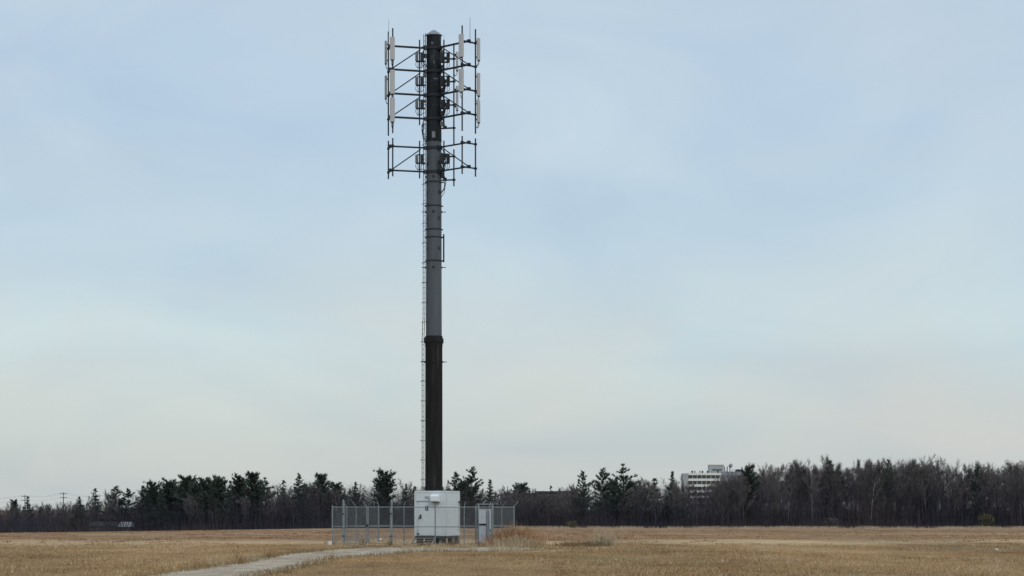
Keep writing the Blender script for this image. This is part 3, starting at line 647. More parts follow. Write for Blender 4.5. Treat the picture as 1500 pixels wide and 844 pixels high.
def pine_tree(seed, H=16.0, kind='open'):
    rr = random.Random(seed); tb = MB(); nd = []
    bend = (rr.uniform(-.4, .4), rr.uniform(-.4, .4))
    ctr = lambda z: Vector((bend[0] * math.sin(z / H * 3), bend[1] * math.sin(z / H * 3), z))
    zs = np.linspace(-.3, H, 9)
    for a, b in zip(zs[:-1], zs[1:]): tb.tube(ctr(a), ctr(b), .016 * H * (1 - max(a, 0) / H) + .03, .016 * H * (1 - b / H) + .025, 6, False)
    def tuft(p, d, s, n):
        for _ in range(n):
            v = (d * .8 + Vector((rr.gauss(0, .55), rr.gauss(0, .55), rr.gauss(.22, .4)))).normalized(); w = v.cross(Vector((rr.gauss(0, 1), rr.gauss(0, 1), rr.gauss(0, 1))))
            if w.length < 1e-3: continue
            w.normalize(); l = s * rr.uniform(.6, 1.3); ww = l * rr.uniform(.10, .20); c = p + Vector((rr.gauss(0, .14), rr.gauss(0, .14), rr.gauss(0, .10))) * s
            nd.extend([tuple(c - w * ww), tuple(c + w * ww), tuple(c + v * l)])
    cfg = {'open': (.20, 17, 4, .31), 'dense': (.12, 18, 6, .29), 'cone': (.05, 24, 6, .40), 'spire': (.08, 18, 5, .22)}[kind]
    z0, nw, nb_, spr = cfg
    for k in range(nw):
        t = z0 + (1 - z0) * (k + rr.uniform(-.25, .25)) / nw; t = min(max(t, z0), .97); z = t * H
        if kind == 'open': Lb = H * spr * .85 * min(1, 2.1 * (1 - t) + .07) * rr.uniform(.6, 1.3); rise = rr.uniform(.05, .45) + .5 * t * t
        elif kind == 'dense': Lb = H * spr * math.sqrt(max(.02, 1 - ((t - .45) / .57) ** 2)) * rr.uniform(.75, 1.15); rise = .25 + .6 * t
        else: Lb = H * spr * (1.02 - t) ** .88 * rr.uniform(.6, 1.2); rise = -.05 + .5 * t * t
        m = nb_ + (rr.random() < .5); a0 = rr.uniform(0, 6.28)
        for j in range(m):
            if kind == 'open' and rr.random() < .18: continue
            a = a0 + j * 2 * PI / m + rr.uniform(-.4, .4); z = t * H + (rr.uniform(-.9, .9) * H / nw if kind != 'open' else rr.uniform(-.3, .3) * H / nw); z = min(z, H * .97); l = Lb * rr.uniform(.6, 1.15); d = Vector((math.cos(a), math.sin(a), rise + rr.uniform(-.12, .12))).normalized()
            p = ctr(z); e = p + d * l; tb.tube(p, e, .006 * H * (1 - t) + .02, .012, 4, False)
            nt_ = max(3, int(l / (.27 if kind == 'open' else .42))); st = .22 if kind == 'open' else .08
            for q in range(nt_):
                f = st + (1 - st) * (q + rr.random()) / nt_; pp = p.lerp(e, f) + Vector((rr.gauss(0, 1), rr.gauss(0, 1), rr.gauss(0, .5))) * l * (.065 if kind == 'open' else .10) * f
                tuft(pp, d, H * (.043 if kind == 'open' else .058) * (1 if kind in ('open', 'dense') else 1.15 - .75 * t) * rr.uniform(.8, 1.2), 7 if kind == 'open' else 9)
    tuft(ctr(H * .97), Vector((0, 0, 1)), H * .035, 10); tuft(ctr(H * .94), Vector((0, 0, 1)), H * .04, 10)
    return tb.mesh('pine_trunk', M['bark_pine'], True), tri_mesh('pine_crown', np.array(nd), M['needle'])

BARE = [bare_tree(100 + i, 16, .27 + .05 * (i % 3), False, 10 + i % 4, .22 + .08 * (i % 3)) for i in range(9)]
PALE = [bare_tree(150 + i, 16, .24, True, 9, .40, thick=.013) for i in range(3)]
PINE = {k: [pine_tree(200 + 17 * i + s, 16, k) for i in range(n)] for s, (k, n) in enumerate((('open', 5), ('dense', 4), ('cone', 4), ('spire', 2)))}
def tree(name, pair, x, y, H, rz, label, group=None, sx=1.0):
    t = thing(name, (x, y, gz(x, y)), label, 'tree', group, rz); s = H / 16; t.scale = (s * sx, s * sx, s)
    link('trunk', pair[0], t); link('crown', pair[1], t); return t
prof_x = [-200, 0, 50, 90, 120, 150, 200, 270, 350, 440, 500, 560, 610, 660, 700, 740, 800, 850, 900, 950, 1000, 1055, 1095, 1150, 1200, 1300, 1360, 1430, 1500, 1700]
prof_y = [738, 742, 741, 738, 733, 728, 724, 718, 716, 714, 717, 714, 714, 716, 714, 723, 724, 716, 710, 706, 709, 710, 692, 686, 682, 682, 684, 687, 683, 682]
def skyline(px): return float(np.interp(px, prof_x, prof_y))
def base_z(x, y): return gz(x, y)
rr = random.Random(5)
NB = 290; k = 0
LAND = [(36, 'by the left utility pole'), (93, 'by the taller utility pole'), (160, 'behind the small house'), (225, 'at the house end of the evergreen row'), (300, 'in the middle of the evergreen row'), (375, 'at the tall end of the evergreen row'), (438, 'around the tall conical spruce'),
        (490, 'behind the left fence corner'), (545, 'behind the chain link gate'), (620, 'behind the tower foot'), (690, 'around the ragged pines behind the shelter'), (745, 'behind the metering cabinet and weeds'), (805, 'before the flat-roofed building'), (885, 'around the three skyline pines'),
        (965, 'around the spruces by the apartment block'), (1040, 'below the apartment block'), (1120, 'just right of the apartment block'), (1216, 'around the tufted evergreen top'), (1302, 'around the leaning ragged pine top'), (1370, 'between leaning and comb-like pine tops'), (1440, 'around the comb-like pine top'), (1540, 'past the olive bush')]
SEEN = {}
def where(px): return min(LAND, key=lambda q: abs(q[0] - px))[1]
LB = 'bare grey leafless tree in the wood beyond the field'
LP = 'bare tree with a pale straight trunk in the wood beyond the field'
def bare_label(px, D, H, pale):
    size = 'tall' if zat(skyline(px), D) - 1.5 < H + gz(at(px, D), D) else 'lower'
    row = 'front' if D < 618 else 'inner'
    lb = f"{size} bare tree{' with pale trunk' if pale else ''} {where(px)}, {'front row' if row == 'front' else 'deeper in'}"
    return lb, 'bare trees of the wood, ' + where(px)
for k in range(NB):
    # more trees to the right where the wood is tall
    px = rr.choice([rr.uniform(-110, 760), rr.uniform(640, 1610), rr.uniform(930, 1610)])
    if 95 < px < 200 and rr.random() < .4: px += 700
    D = 600 + 75 * rr.random() ** 1.3; x = at(px, D); g = gz(x, D)
    if k % 24 == 0: px = rr.uniform(1052, 1092); D = 596 + 30 * rr.random(); x = at(px, D); g = gz(x, D)
    if k % 16 == 1: px = rr.uniform(742, 846); D = 596 + 40 * rr.random(); x = at(px, D); g = gz(x, D)
    top = zat(skyline(px) + rr.choice([rr.uniform(-4, 4), rr.uniform(-2, 8), rr.uniform(2, 22)]), D); H = max(4.0, top - g)
    pale = px > 1090 and rr.random() < .17 or rr.random() < .02
    tree('bare_tree', rr.choice(PALE) if pale else rr.choice(BARE), x, D, H, rr.uniform(0, 6.28), *bare_label(px, D, H, pale), rr.uniform(.75, 1.05))
# single evergreens of the skyline: px, top y, distance, kind, width factor, label
ORD = ['first', 'second', 'third', 'fourth', 'fifth', 'sixth', 'seventh', 'eighth', 'ninth', 'tenth', 'eleventh', 'twelfth', 'thirteenth', 'fourteenth', 'fifteenth', 'sixteenth']
GP = 'dense evergreens along the wood'
LD = 'dense dark green pine in the evergreen row along the field'
PINES = [
 (20, 735, 640, 'dense', .8, 'small dark pine among bare trees left of two utility poles'), (41, 727, 640, 'spire', 1.3, 'small tufted pine crown close to the leftmost utility pole'), (116, 727, 605, 'cone', 1.0, 'conical dark spruce between the utility poles and the small house'),
 (140, 715, 640, 'spire', 1.3, 'thin flat-topped pine rising above the house roof'), (169, 712, 612, 'open', 1.1, 'open ragged pine towering over the small house'), (187, 716, 615, 'open', 1.0, 'loose pine next to the ragged one behind the house gable'),
 (209, 711, 612, 'spire', 1.2, 'narrow spruce at the end of the evergreen row by the house'), (224, 710, 610, 'dense', .95, LD), (249, 707, 615, 'dense', 1.0, LD), (273, 701, 608, 'dense', 1.05, LD), (299, 705, 618, 'dense', .9, LD), (322, 703, 606, 'dense', 1.0, LD), (350, 701, 616, 'dense', .95, LD),
 (371, 696, 606, 'dense', .9, LD), (388, 700, 610, 'open', .9, LD), (337, 704, 622, 'cone', .9, LD), (311, 708, 612, 'dense', .9, LD), (236, 716, 606, 'cone', 1., LD), (286, 712, 606, 'dense', .9, LD), (262, 714, 625, 'dense', 1., LD),
 (415, 703, 622, 'spire', 1.2, 'slim pine between the evergreen row and the tall conical spruce'), (438, 693, 610, 'cone', 1.0, 'tall conical spruce left of the fenced compound'), (471, 698, 618, 'dense', .85, 'rounded dark pine between the conical spruce and the fence corner'), (492, 711, 606, 'dense', .9, 'low spreading pine behind the left fence corner'),
 (521, 705, 615, 'cone', .85, 'small conical spruce seen above the chain link gate'), (563, 694, 606, 'dense', .95, 'big rounded dark pine rising above the gate'), (595, 708, 612, 'cone', .7, 'little pointed spruce just left of the white shelter'), (608, 712, 622, 'spire', 1.1, 'tiny pointed spruce tucked against the tower ladder'),
 (668, 692, 600, 'open', .95, 'spreading pine directly behind the shelter roof'), (691, 684, 604, 'open', .85, 'tall ragged pine between the shelter and the metering cabinet'), (718, 702, 608, 'cone', .75, 'tiered young spruce above the metering cabinet'), (680, 706, 612, 'dense', 1.0, 'low dense pine under the two ragged pines behind the shelter'),
 (765, 711, 650, 'dense', 1.1, 'low bushy pine at the left end of the flat-roofed building'), (807, 711, 640, 'spire', .9, 'slim spruce before the flat-roofed building'),
 (854, 690, 602, 'open', .75, 'feathery pointed pine, the left of the three pines right of the flat-roofed building'), (883, 686, 606, 'open', .85, 'ragged pine with one long side branch amid the three skyline pines'), (912, 680, 602, 'open', .9, 'tallest ragged pine of the three right of the flat-roofed building'), (898, 705, 612, 'dense', .8, 'low pine crown between two ragged skyline pines'),
 (959, 700, 612, 'spire', 1.5, 'narrow dark spruce left of the pointed one by the apartment block'), (985, 690, 606, 'cone', .8, 'pointed dark spruce beside the apartment block'), (1096, 688, 612, 'dense', .7, 'small evergreen crown at the right end of the apartment block'),
 (1216, 674, 618, 'spire', 1.5, 'tufted evergreen top poking above the tall bare wood'), (1302, 674, 606, 'open', .5, 'ragged pine top leaning out of the tall bare wood'), (1432, 680, 604, 'open', .55, 'pine top with comb-like branches in the tall bare wood'), (1352, 690, 612, 'dense', .8, 'dark evergreen crown half hidden in the tall bare wood')]
x = at(430, 597); tree('bare_tree', PALE[1], x, 597, 7.5, 1.0, 'small bare tree with white trunk before the tall conical spruce', None, .6)
cnt = {}; row_px = sorted(p[0] for p in PINES if p[5] == LD)
for px, ytop, D, kd, wf, lb in PINES:
    gp = GP if lb == LD else None
    if lb == LD: lb = ORD[row_px.index(px)] + ' dense dark pine of the evergreen row, counted from the narrow spruce by the house'
    x = at(px, D); H = zat(ytop, D) - gz(x, D); c = cnt.get(kd, 0); cnt[kd] = c + 1
    tree('pine_tree' if kd in ('open', 'dense') else 'spruce_tree', PINE[kd][c % len(PINE[kd])], x, D, H, rr.uniform(0, 6.28), lb, gp, wf)
# the depth of the wood behind: uncountable mass
acc = []; acc_t = []
for k in range(300):
    px = rr.uniform(-140, 1640); D = rr.uniform(675, 800); x = at(px, D); g = gz(x, D)
    if 740 < px < 850 and D < 720: D += 60; x = at(px, D)
    H = max(4, zat(skyline(px) + rr.uniform(0, 22), D) - g); pr = rr.choice(BARE); s = H / 16
    me = pr[1]; n = len(me.vertices); co = np.empty(n * 3, np.float32); me.vertices.foreach_get('co', co); co = co.reshape(-1, 3) * s
    a = rr.uniform(0, 6.28); ca, sa = math.cos(a), math.sin(a); co = co @ np.array([[ca, sa, 0], [-sa, ca, 0], [0, 0, 1]], np.float32); co += np.array([x, D, g], np.float32); acc.append(co.reshape(-1, 9)[::2].reshape(-1, 3))
tag(link('distant_woodland', tri_mesh('distant_woodland', np.concatenate(acc), M['brush'])), 'tangled bare treetops filling the wood behind its front trees', 'woodland', kind='stuff')
# brush and saplings along the whole edge
def brush_mesh(name, n, px0, px1, D0, D1, hfun, m, wid, col=False):
    px = RNG.uniform(px0, px1, n); D = D0 + (D1 - D0) * RNG.random(n) ** 1.3; x = (px - 750) / F * D
    h = hfun(px) * RNG.uniform(.35, 1.0, n) ** 1.0
    g = ground(x, D); cx = np.round(x / 2.2) * 2.2
    dx = RNG.normal(0, .16, n) * h + (x - cx) * .3; dy = RNG.normal(0, .2, n) * h
    b = np.stack([x, D, g - .05 + h * 0], -1); e = np.stack([x + dx, D + dy, g + h], -1)
    w_ = wid * RNG.uniform(.5, 1.3, n) ; a = RNG.uniform(0, PI, n)
    o = np.stack([np.cos(a) * w_, np.sin(a) * w_, w_ * 0], -1)
    v = np.stack([b - o, b + o, e], 1).reshape(-1, 3)
    # side twigs
    f = RNG.uniform(.2, .98, (n, 5)); vv = [v]
    for j in range(5):
        p = b + (e - b) * f[:, j:j + 1]; d = np.stack([RNG.normal(0, .6, n), RNG.normal(0, .6, n), RNG.uniform(-.1, .7, n)], -1) * h[:, None] * .28
        vv.append(np.stack([p - o * .6, p + o * .6, p + d], 1).reshape(-1, 3))
    return tri_mesh(name, np.concatenate(vv), M[m], RNG.random(len(v) * 6) if col else None)
hf = lambda px: np.interp(px, [-200, 0, 100, 200, 400, 600, 700, 750, 850, 950, 1050, 1150, 1300, 1600], [8, 8, 8.5, 10.5, 13, 12, 11.2, 10.0, 10.4, 12, 12, 14, 15.5, 15.5])
tag(link('undergrowth', brush_mesh('undergrowth', 42000, -140, 1640, 592, 690, hf, 'brush', .05)), 'dark leafless brush and saplings filling the foot of the wood', 'undergrowth', kind='stuff')
hf2 = lambda px: 1.6 + 1.2 * np.sin(px * .03) ** 2 + .9 * np.sin(px * .011 + 1) ** 2
tag(link('edge_scrub', brush_mesh('edge_scrub', 9000, -140, 1640, 586, 596, hf2, 'brush', .05)), 'low dark scrub along the edge of the field', 'scrub', kind='stuff')
# olive bushes standing at the wood edge
def bush(px, D, h, w, m, label, name='bush'):
    x, y, z = place(px, D); n = 1800; th = RNG.uniform(0, 2 * PI, n); ph = RNG.uniform(.05, 1, n); r = RNG.random(n) ** .4
    p = np.stack([np.cos(th) * r * w * np.sqrt(1 - (ph * .9) ** 2), np.sin(th) * r * w * np.sqrt(1 - (ph * .9) ** 2), ph * h * r], -1)
    d = RNG.normal(0, .18, (n, 3)) * h; o = RNG.normal(0, .035, (n, 3)) * h
    v = np.stack([p - o, p + o, p + d + np.array([0, 0, .08 * h])], 1).reshape(-1, 3)
    t = thing(name, (x, y, z), label, 'bush'); st = MB()
    for k in range(5): st.tube((0, 0, -.1), (w * .4 * math.cos(k * 1.3), w * .4 * math.sin(k * 1.3), h * .55), .04, .015, 4, False)
    st.build('stem', M['bark'], t); link('crown', tri_mesh('bush_crown', v, M[m]), t)
bush(1445, 590, 3.6, 1.9, 'olive', 'rounded olive bush at the foot of the tall bare wood'); bush(1218, 591, 2.6, 2.0, 'twig', 'low brown bush at the field edge below the tufted evergreen')
bush(838, 590, 1.8, 1.6, 'olive', 'short olive bush below the feathery pointed pine')

# ------------------------------------------------------------------ buildings behind the wood
def apartment():
    D = 1100; s = D / F; x0 = at(1001, D); zb = gz(x0, D); zt_ = zat(693.5, D); H = zt_ - zb
    t = thing('apartment_building', (x0, D, zb), 'pale concrete apartment block with stacked balconies standing above the bare wood', 'building')
    px = lambda p: (p - 1001) * s
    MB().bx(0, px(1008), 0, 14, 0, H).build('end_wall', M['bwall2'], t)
    MB().bx(px(1008) + .05, px(1056), 1.8, 14, 0, H - .6).build('wall', M['bwall'], t)
    MB().bx(px(1056) + .05, px(1092), 2.5, 16, 0, H + .9).build('wing', M['bgrey'], t)
    MB().bx(px(1080), px(1090), 3, 10, H + .902, H + 2.1).build('roof_cabin', M['lowroof'], t)
    fl = 2.9; nf = int(H / fl)
    for k in range(nf):
        z = H - .9 - k * fl
        if z < H - 6 * fl: break
        b = MB().bx(px(1008) + .06, px(1056) + .1, -.2, 1.78, z, z + 1.15).build('balcony', M['bwall'], t)
        for j in range(7):
            xa = px(1008.5) + j * (px(1055.5) - px(1008.5)) / 7
            MB().bx(xa + .15, xa + 1.95, 1.70, 1.795, z - 1.65, z - .05).build('window', M['bdark'], t)
            if k > 1 and j % 2: MB().bx(xa - .1, xa + .1, 0, 1.7, z - 1.70, z - .01).build('partition', M['bwall2'], b)
        for j in range(5):
            xa = px(1058) + j * px(1090 - 1058 + 1001) / 5
            MB().bx(xa + .2, xa + 1.7, 2.40, 2.495, z - 1.4, z - .1).build('window', M['bdark'], t)
    for j in range(12): 
        if j % 3: MB().bx(px(1009) + j * 1.3, px(1009) + j * 1.3 + .8, .0, .8, H + .26, H + 1.3).build('planter', M['needle'] if j % 2 else M['bwall2'], t)
    ph = MB().bx(px(1040), px(1061), 3, 12, H - .59, H + 4.2).build('penthouse', M['bwall2'], t)
    MB().bx(px(1044), px(1058), 2.9, 2.995, H + 1.4, H + 2.3).build('louvre_band', M['bdark'], ph)
    MB().bx(px(1039.5), px(1061.5), 2.8, 12.2, H + 4.21, H + 4.6).build('parapet', M['bwall'], ph)
    for p in (1063, 1067, 1071): MB().tube((px(p), 6, H + .9), (px(p), 6, H + 3.6), .25).build('flue', M['bgrey'], t)
    b = MB(); b.tube((px(1071), 5, H + 3.6), (px(1072.2), 4, H + 4.3), .9, .9, 12); b.build('satellite_dish', M['bgrey'], t)
apartment()
def low_building():
    D = 690; x0 = at(742, D); zb = gz(x0, D); s = D / F; t = thing('flat_roofed_building', (x0, D, zb), 'long dark flat-roofed building behind bare trees right of the compound', 'building')
    H1 = zat(725, D) - zb; H2 = zat(721, D) - zb; wx = lambda p: (p - 742) * s
    MB().bx(0, wx(786), 0, 12, 0, H1).build('wall', M['lowwall'], t); MB().bx(-.3, wx(786) + .2, -.4, 12.4, H1 + .002, H1 + .55).build('roof', M['lowroof'], t)
    MB().bx(wx(786) + .05, wx(842), -2, 12, 0, H2 - .4).build('wing', M['lowwall'], t); MB().bx(wx(784), wx(844), -2.4, 12.4, H2 - .39, H2 + .3).build('roof', M['lowroof'], t)
    for j in range(9): MB().bx(wx(789) + j * 1.25, wx(789) + j * 1.25 + .75, -2.12, -2.005, H2 - 4.2, H2 - .9).build('window', M['lowpanel'] if j % 3 else M['bdark'], t)
    for j in range(4): MB().bx(wx(747) + j * 2.2, wx(747) + j * 2.2 + 1.1, -.12, -.005, H1 - 2.3, H1 - .9).build('window', M['lowpanel'] if j in (1,) else M['bdark'], t)
low_building()
def house():
    D = 599; x0 = at(131, D); zb = gz(x0, D); s = D / F; t = thing('small_house', (x0, D, zb), 'small low house with pale roof half hidden at the field edge', 'house')
    wx = lambda p: (p - 131) * s; h = zat(771, D) - zb; hr = zat(764.5, D) - zb
    MB().bx(0, wx(176), 0, 6, 0, h).build('wall', M['hwall'], t)
    b = MB(); b.add([(-.3, -.5, h), (wx(176), -.5, h), (wx(176), 6.5, h), (-.3, 6.5, h), (-.3, 3, hr), (wx(176), 3, hr)], [(0, 1, 5, 4), (2, 3, 4, 5), (0, 4, 3), (1, 2, 5), (0, 3, 2, 1)]); b.build('roof', M['lowroof'], t)
    MB().bx(wx(176), wx(191), -1.5, 5, 0, h - .2).build('porch_wall', M['hwall'], t)
    g0, g1 = wx(173), wx(193); b = MB()
    b.add([(g0, -2, h - .2), (g1, -2, h - .2), (g1, 5, h - .2), (g0, 5, h - .2), (g0 + .5, 1.8, hr), (g1 - .1, 1.8, hr)], [(0, 1, 5, 4), (2, 3, 4, 5), (0, 4, 3), (1, 2, 5), (0, 3, 2, 1)]); b.build('roof', M['hroof'], t)
    for p in (179, 185): MB().bx(wx(p), wx(p + 3), -1.56, -1.505, .7, 1.7).build('window', M['bdark'], t)
    for p in (140, 152, 164): MB().bx(wx(p), wx(p + 5), -.06, -.005, .8, 1.7).build('window', M['bdark'], t)
    MB().bx(wx(188), wx(190), -1.58, -1.506, .05, 1.9).build('door', M['hroof'], t)
house()
# utility poles and wires
def upole(px, ytop, D, label, lean=0.0, arm=True):
    x, y, z = place(px, D); h = zat(ytop, D) - z; t = thing('utility_pole', (x, y, z), label, 'pole'); t.rotation_euler = (0, lean, 0)
    MB().tube((0, 0, -.3), (0, 0, h), .17, .11, 8).build('post', M['wood_pole'], t, True)
    if arm:
        for dz in (.5, 1.7): 
            MB().box((0, -.12, h - dz), (2.2, .12, .14)).build('crossarm', M['wood_pole'], t)
            for xx in (-1, -.35, .35, 1): MB().tube((xx, -.12, h - dz + .08), (xx, -.12, h - dz + .3), .06, .04, 6).build('insulator', M['lowpanel'], t)
    return x, y, z + h
pa = upole(36.5, 725, 660, 'thin wooden utility pole, the one nearer the left end of the wires'); pb_ = upole(93, 721, 655, 'taller wooden utility pole with crossarms beside the conical spruce')
upole(737, 712, 720, 'thin bare wooden pole leaning above the flat-roofed building', .12, False)
pc = (at(-90, 670), 670, zat(731, 670)); pd = (at(160, 648), 648, zat(724, 648))
for dz, ox in ((.2, -1), (.2, 1), (1.4, 0)):
    for a, b in ((pc, pa), (pa, pb_), (pb_, pd)):
        pts = []
        for k in range(9):
            f = k / 8; pts.append(Vector((a[0] + (b[0] - a[0]) * f + ox, a[1] + (b[1] - a[1]) * f, a[2] + (b[2] - a[2]) * f - dz - .8 * math.sin(PI * f))))
        tag(MB().path(pts, .018, 4).build('overhead_wire', M['wood_pole']), 'thin overhead wire strung between the utility poles', 'wire', 'overhead wires')

# ------------------------------------------------------------------ dry grass
def blades(name, px0, px1, D0, D1, dens, h0, h1, w0, m, keep=None, tilt=.5, hmod=None):
    """scattered single blades over the level ground between two distances"""
    area = (px1 - px0) / F * (D1 ** 2 - D0 ** 2) / 2; n = int(area * dens)
    D = np.sqrt(RNG.uniform(D0 ** 2, D1 ** 2, n)); px = RNG.uniform(px0, px1, n); x = (px - 750) / F * D
    if keep is not None:
        kk = keep(x, D, px); x, D = x[kk], D[kk]; n = len(x)
    h = RNG.uniform(h0, h1, n) * (hmod(x, D) if hmod else 1); z = ground(x, D)
    e = np.stack([x + RNG.normal(0, tilt, n) * h, D + RNG.normal(0, tilt, n) * h, z + h], -1); b = np.stack([x, D, z - .01], -1)
    a = RNG.uniform(-.6, .6, n); w_ = w0 * RNG.uniform(.5, 1.4, n); o = np.stack([np.cos(a) * w_, np.sin(a) * w_, w_ * 0], -1)
    v = np.stack([b - o, b + o, e], 1).reshape(-1, 3)
    big = .5 + .5 * np.sin(x * .35 + 2 * np.sin(D * .07) + .4) * np.sin(D * .13 + .6 * np.sin(x * .2))
    t = np.clip(.55 * RNG.random(n) + .45 * big, 0, 1)
    return tri_mesh(name, v, M[m], np.repeat(t, 3))
def patch(x, y): return .55 + .9 * np.clip(np.sin(x * .45 + 1.7 * np.sin(y * .09)) * np.sin(y * .21 + x * .13), 0, 1)
def off_track(x, D, px): return ~inside(x, D, track_poly) | (RNG.random(len(x)) < .05)
tag(link('grass', blades('near_grass', -60, 1560, 60, 104, 170, .015, .055, .010, 'grass', off_track, 1.4, patch)), 'short dry tan grass of the near field', 'grass', kind='stuff')
tag(link('grass', blades('mid_grass', -60, 1560, 104, 133, 60, .02, .065, .012, 'grass', lambda x, D, px: off_track(x, D, px) & (D < 126 + 4 * np.sin(x * .3) + RNG.normal(0, 2.5, len(x))), 1.4, patch)), 'sparse dry grass around and behind the compound', 'grass', kind='stuff')
def tussocks(name, n, per, D0, D1, h0, h1, w0, m):
    D = np.sqrt(RNG.uniform(D0 ** 2, D1 ** 2, n)); x = RNG.uniform(-80, 1580, n); x = (x - 750) / F * D
    kp = (np.sin(x * .21 + 1.1 * np.sin(D * .06)) + np.sin(D * .17 + x * .37) + RNG.normal(0, .7, n) > .2) & ~inside(x, D, track_poly); x, D = x[kp], D[kp]
    s_ = RNG.uniform(.12, .5, len(x)); t0 = RNG.random(len(x))
    cx = np.repeat(x, per) + RNG.normal(0, 1, len(x) * per) * np.repeat(s_, per); cy = np.repeat(D, per) + RNG.normal(0, 1, len(x) * per) * np.repeat(s_, per)
    h = RNG.uniform(h0, h1, len(cx)) * np.repeat(RNG.uniform(.5, 1.3, len(x)), per); z = ground(cx, cy); n2 = len(cx)
    b = np.stack([cx, cy, z - .01], -1); e = np.stack([cx + RNG.normal(0, .7, n2) * h, cy + RNG.normal(0, .7, n2) * h, z + h], -1)
    a = RNG.uniform(-.6, .6, n2); w_ = w0 * RNG.uniform(.5, 1.4, n2); o = np.stack([np.cos(a) * w_, np.sin(a) * w_, w_ * 0], -1)
    return tri_mesh(name, np.stack([b - o, b + o, e], 1).reshape(-1, 3), M[m], np.repeat(np.clip(np.repeat(t0, per) * .7 + .3 * RNG.random(n2), 0, 1), 3))
tag(link('tussock_grass', tussocks('near_tussocks', 3600, 22, 60, 126, .05, .15, .010, 'grass')), 'scattered uneven tussocks over the near grass', 'grass', kind='stuff')
tag(link('tussock_grass', tussocks('pale_tussocks', 900, 16, 60, 126, .06, .17, .010, 'reed')), 'scattered pale straw tufts over the near grass', 'grass', kind='stuff')
tag(link('stubble', tussocks('far_stubble', 9000, 16, 128, 420, .04, .13, .022, 'stubble')), 'ruddy stubble over the far part of the field', 'stubble', kind='stuff')
tag(link('stubble', tussocks('pale_stubble', 2200, 16, 128, 480, .05, .16, .022, 'fringe')), 'pale straw streaks over the far part of the field', 'stubble', kind='stuff')
def edge_keep(x, D, px):
    dmin = np.full(len(x), 1e9)
    for P_ in (eu, el):
        for i in range(0, len(P_), 2): dmin = np.minimum(dmin, np.hypot((x - P_[i, 0]) , (D - P_[i, 1]) * .35))
    return (dmin < .45) & (RNG.random(len(x)) < .6)
tag(link('verge_grass', blades('verge_grass', 100, 830, 62, 118, 45, .06, .20, .012, 'dark_weed', edge_keep, .5)), 'darker longer grass along both edges of the gravel track', 'grass', kind='stuff')
tag(link('fringe_grass', blades('fringe_grass', 740, 1620, 574, 588, 9, .25, .85, .05, 'fringe', lambda x, D, px: RNG.random(len(px)) < np.clip(.40 + .2 * np.sin(px * .05) + .2 * np.sin(px * .017 + 1) + .2 * np.sin(px * .11), .10, 1), .3)), 'pale tall dry grass fringe below the wood', 'grass', kind='stuff')
# clumps: each a thing of its own
def clump(name, px, D, w, h, n, m, label, cat, group=None, lean=.25, wid=.010, dp=None):
    x, y, z = place(px, D); dp = dp or w
    bx0 = RNG.normal(0, .45, n) * w; by0 = RNG.normal(0, .45, n) * dp; hh = h * RNG.uniform(.4, 1.05, n) * np.clip(1.15 - (bx0 / w) ** 2 * .35, .35, 1.1)
    gz_ = ground(bx0 + x, by0 + y) - z
    b = np.stack([bx0, by0, gz_ - .03], -1); e = np.stack([bx0 + RNG.normal(0, lean, n) * hh + bx0 * .2, by0 + RNG.normal(0, lean, n) * hh, gz_ + hh], -1)
    a = RNG.uniform(0, PI, n); w_ = wid * RNG.uniform(.5, 1.4, n); o = np.stack([np.cos(a) * w_, np.sin(a) * w_, 0 * w_], -1)
    vv = [np.stack([b - o, b + o, e], 1).reshape(-1, 3)]; tt_ = [np.repeat(RNG.random(n), 3)]
    for j in range(3):
        f = RNG.uniform(.35, .95, n)[:, None]; p = b + (e - b) * f; d = RNG.normal(0, .16, (n, 3)) * hh[:, None] + np.array([0, 0, .06])
        vv.append(np.stack([p - o * .8, p + o * .8, p + d], 1).reshape(-1, 3)); tt_.append(np.repeat(RNG.random(n), 3))
    o_ = thing(name, (x, y, z), label, cat, group); tag(link('stalks', tri_mesh('stalks', np.concatenate(vv), M[m], np.concatenate(tt_)), o_), kind='stuff')
WL, WG = '{} russet dry weed clump counted from the metering cabinet', 'russet weeds by the fence'
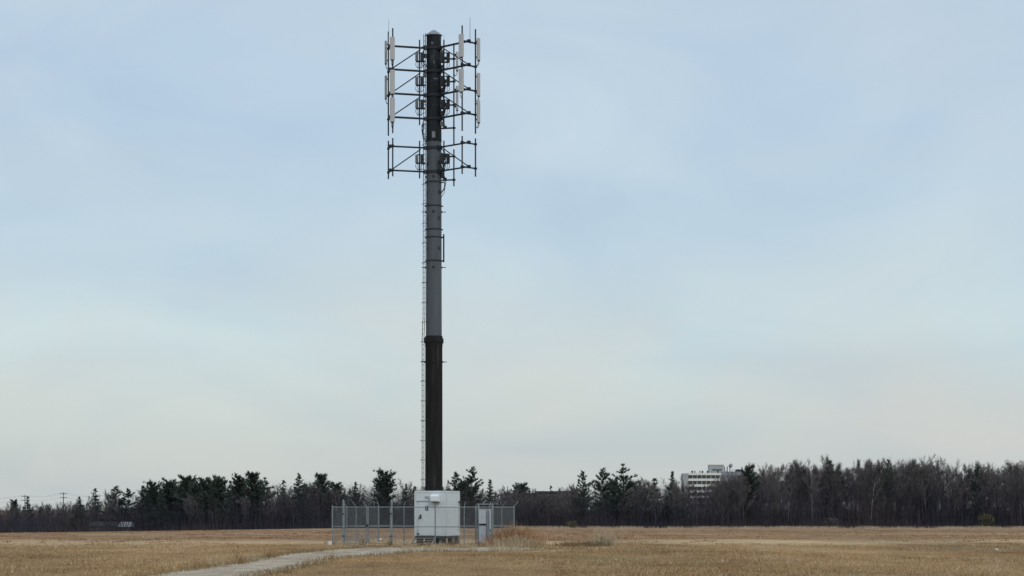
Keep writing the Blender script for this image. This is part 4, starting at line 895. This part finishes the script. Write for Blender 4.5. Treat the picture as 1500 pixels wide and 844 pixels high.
for i, (px, D, w, h) in enumerate(((728, 119.5, .8, .75), (741, 118.8, .9, 1.0), (752, 119.6, .9, 1.25), (763, 119.2, .8, 1.05), (775, 119.8, .8, 1.0), (786, 119.0, .7, .75))):
    clump('weed_clump', px, D, w, h, 190 if i < 4 else 100, 'weed', WL.format(ORD[i]), 'weeds', WG, .22, .012)
for i, (px, D, w, h) in enumerate(((735, 117.2, .9, .5), (757, 117, 1.0, .7), (771, 116.5, 1.0, .6))): clump('reed_clump', px, D, w, h, 160, 'reed', ORD[i] + ' pale dry grass clump in front of the russet weeds, counted from the cabinet', 'grass clump', 'pale clumps among the weeds', .25, .010)
clump('reed_clump', 886, 117.5, .75, .85, 420, 'reed', 'pale feathery dry grass tussock alone on the open field', 'grass clump', None, .22, .011)
for i, (px, D) in enumerate(((752, 104), (742, 105), (728, 106), (690, 106.5), (640, 105), (600, 103))): clump('reed_clump', px, D, .5, .38, 90, 'reed', ORD[i] + ' short pale tuft on the track edge before the compound, from the weeds', 'grass clump', 'tufts by the track', .25, .010)
for i, (px, D) in enumerate(((826, 117), (838, 118), (851, 117.5), (862, 119), (872, 117), (880, 116.5))): clump('weed_clump', px, D, .7, .28, 110, 'dark_weed', ORD[i] + ' low dark weed patch going from the russet weeds to the pale tussock', 'weeds', 'dark weed patches', .5, .016)
LG, GG = '{} dry grass tuft along the fence foot, counted from the white tub', 'grass along the fence'
for k in range(15):
    f = k / 14; p = FL + U * (LF * f + RNG.uniform(-.2, .2)) - V * RNG.uniform(.15, .5); clump('grass_tuft', 750 + p.x / p.y * F, p.y, .35, RNG.uniform(.2, .5) * (.45 if .5 < f < .82 else .8), 60, 'reed' if k % 3 else 'dark_weed', LG.format(ORD[k]), 'grass tuft', GG, .35, .010)
for k, (px, D) in enumerate(((290, 74), (318, 77.5), (352, 82.5), (372, 86), (396, 91), (455, 80), (482, 85))): clump('grass_tuft', px, D, .4, .35, 80, 'reed' if k % 2 else 'grass', ORD[k] + ' tawny grass tuft on the track verge, counted towards the compound', 'grass tuft', 'tufts on the track verge', .35, .010)
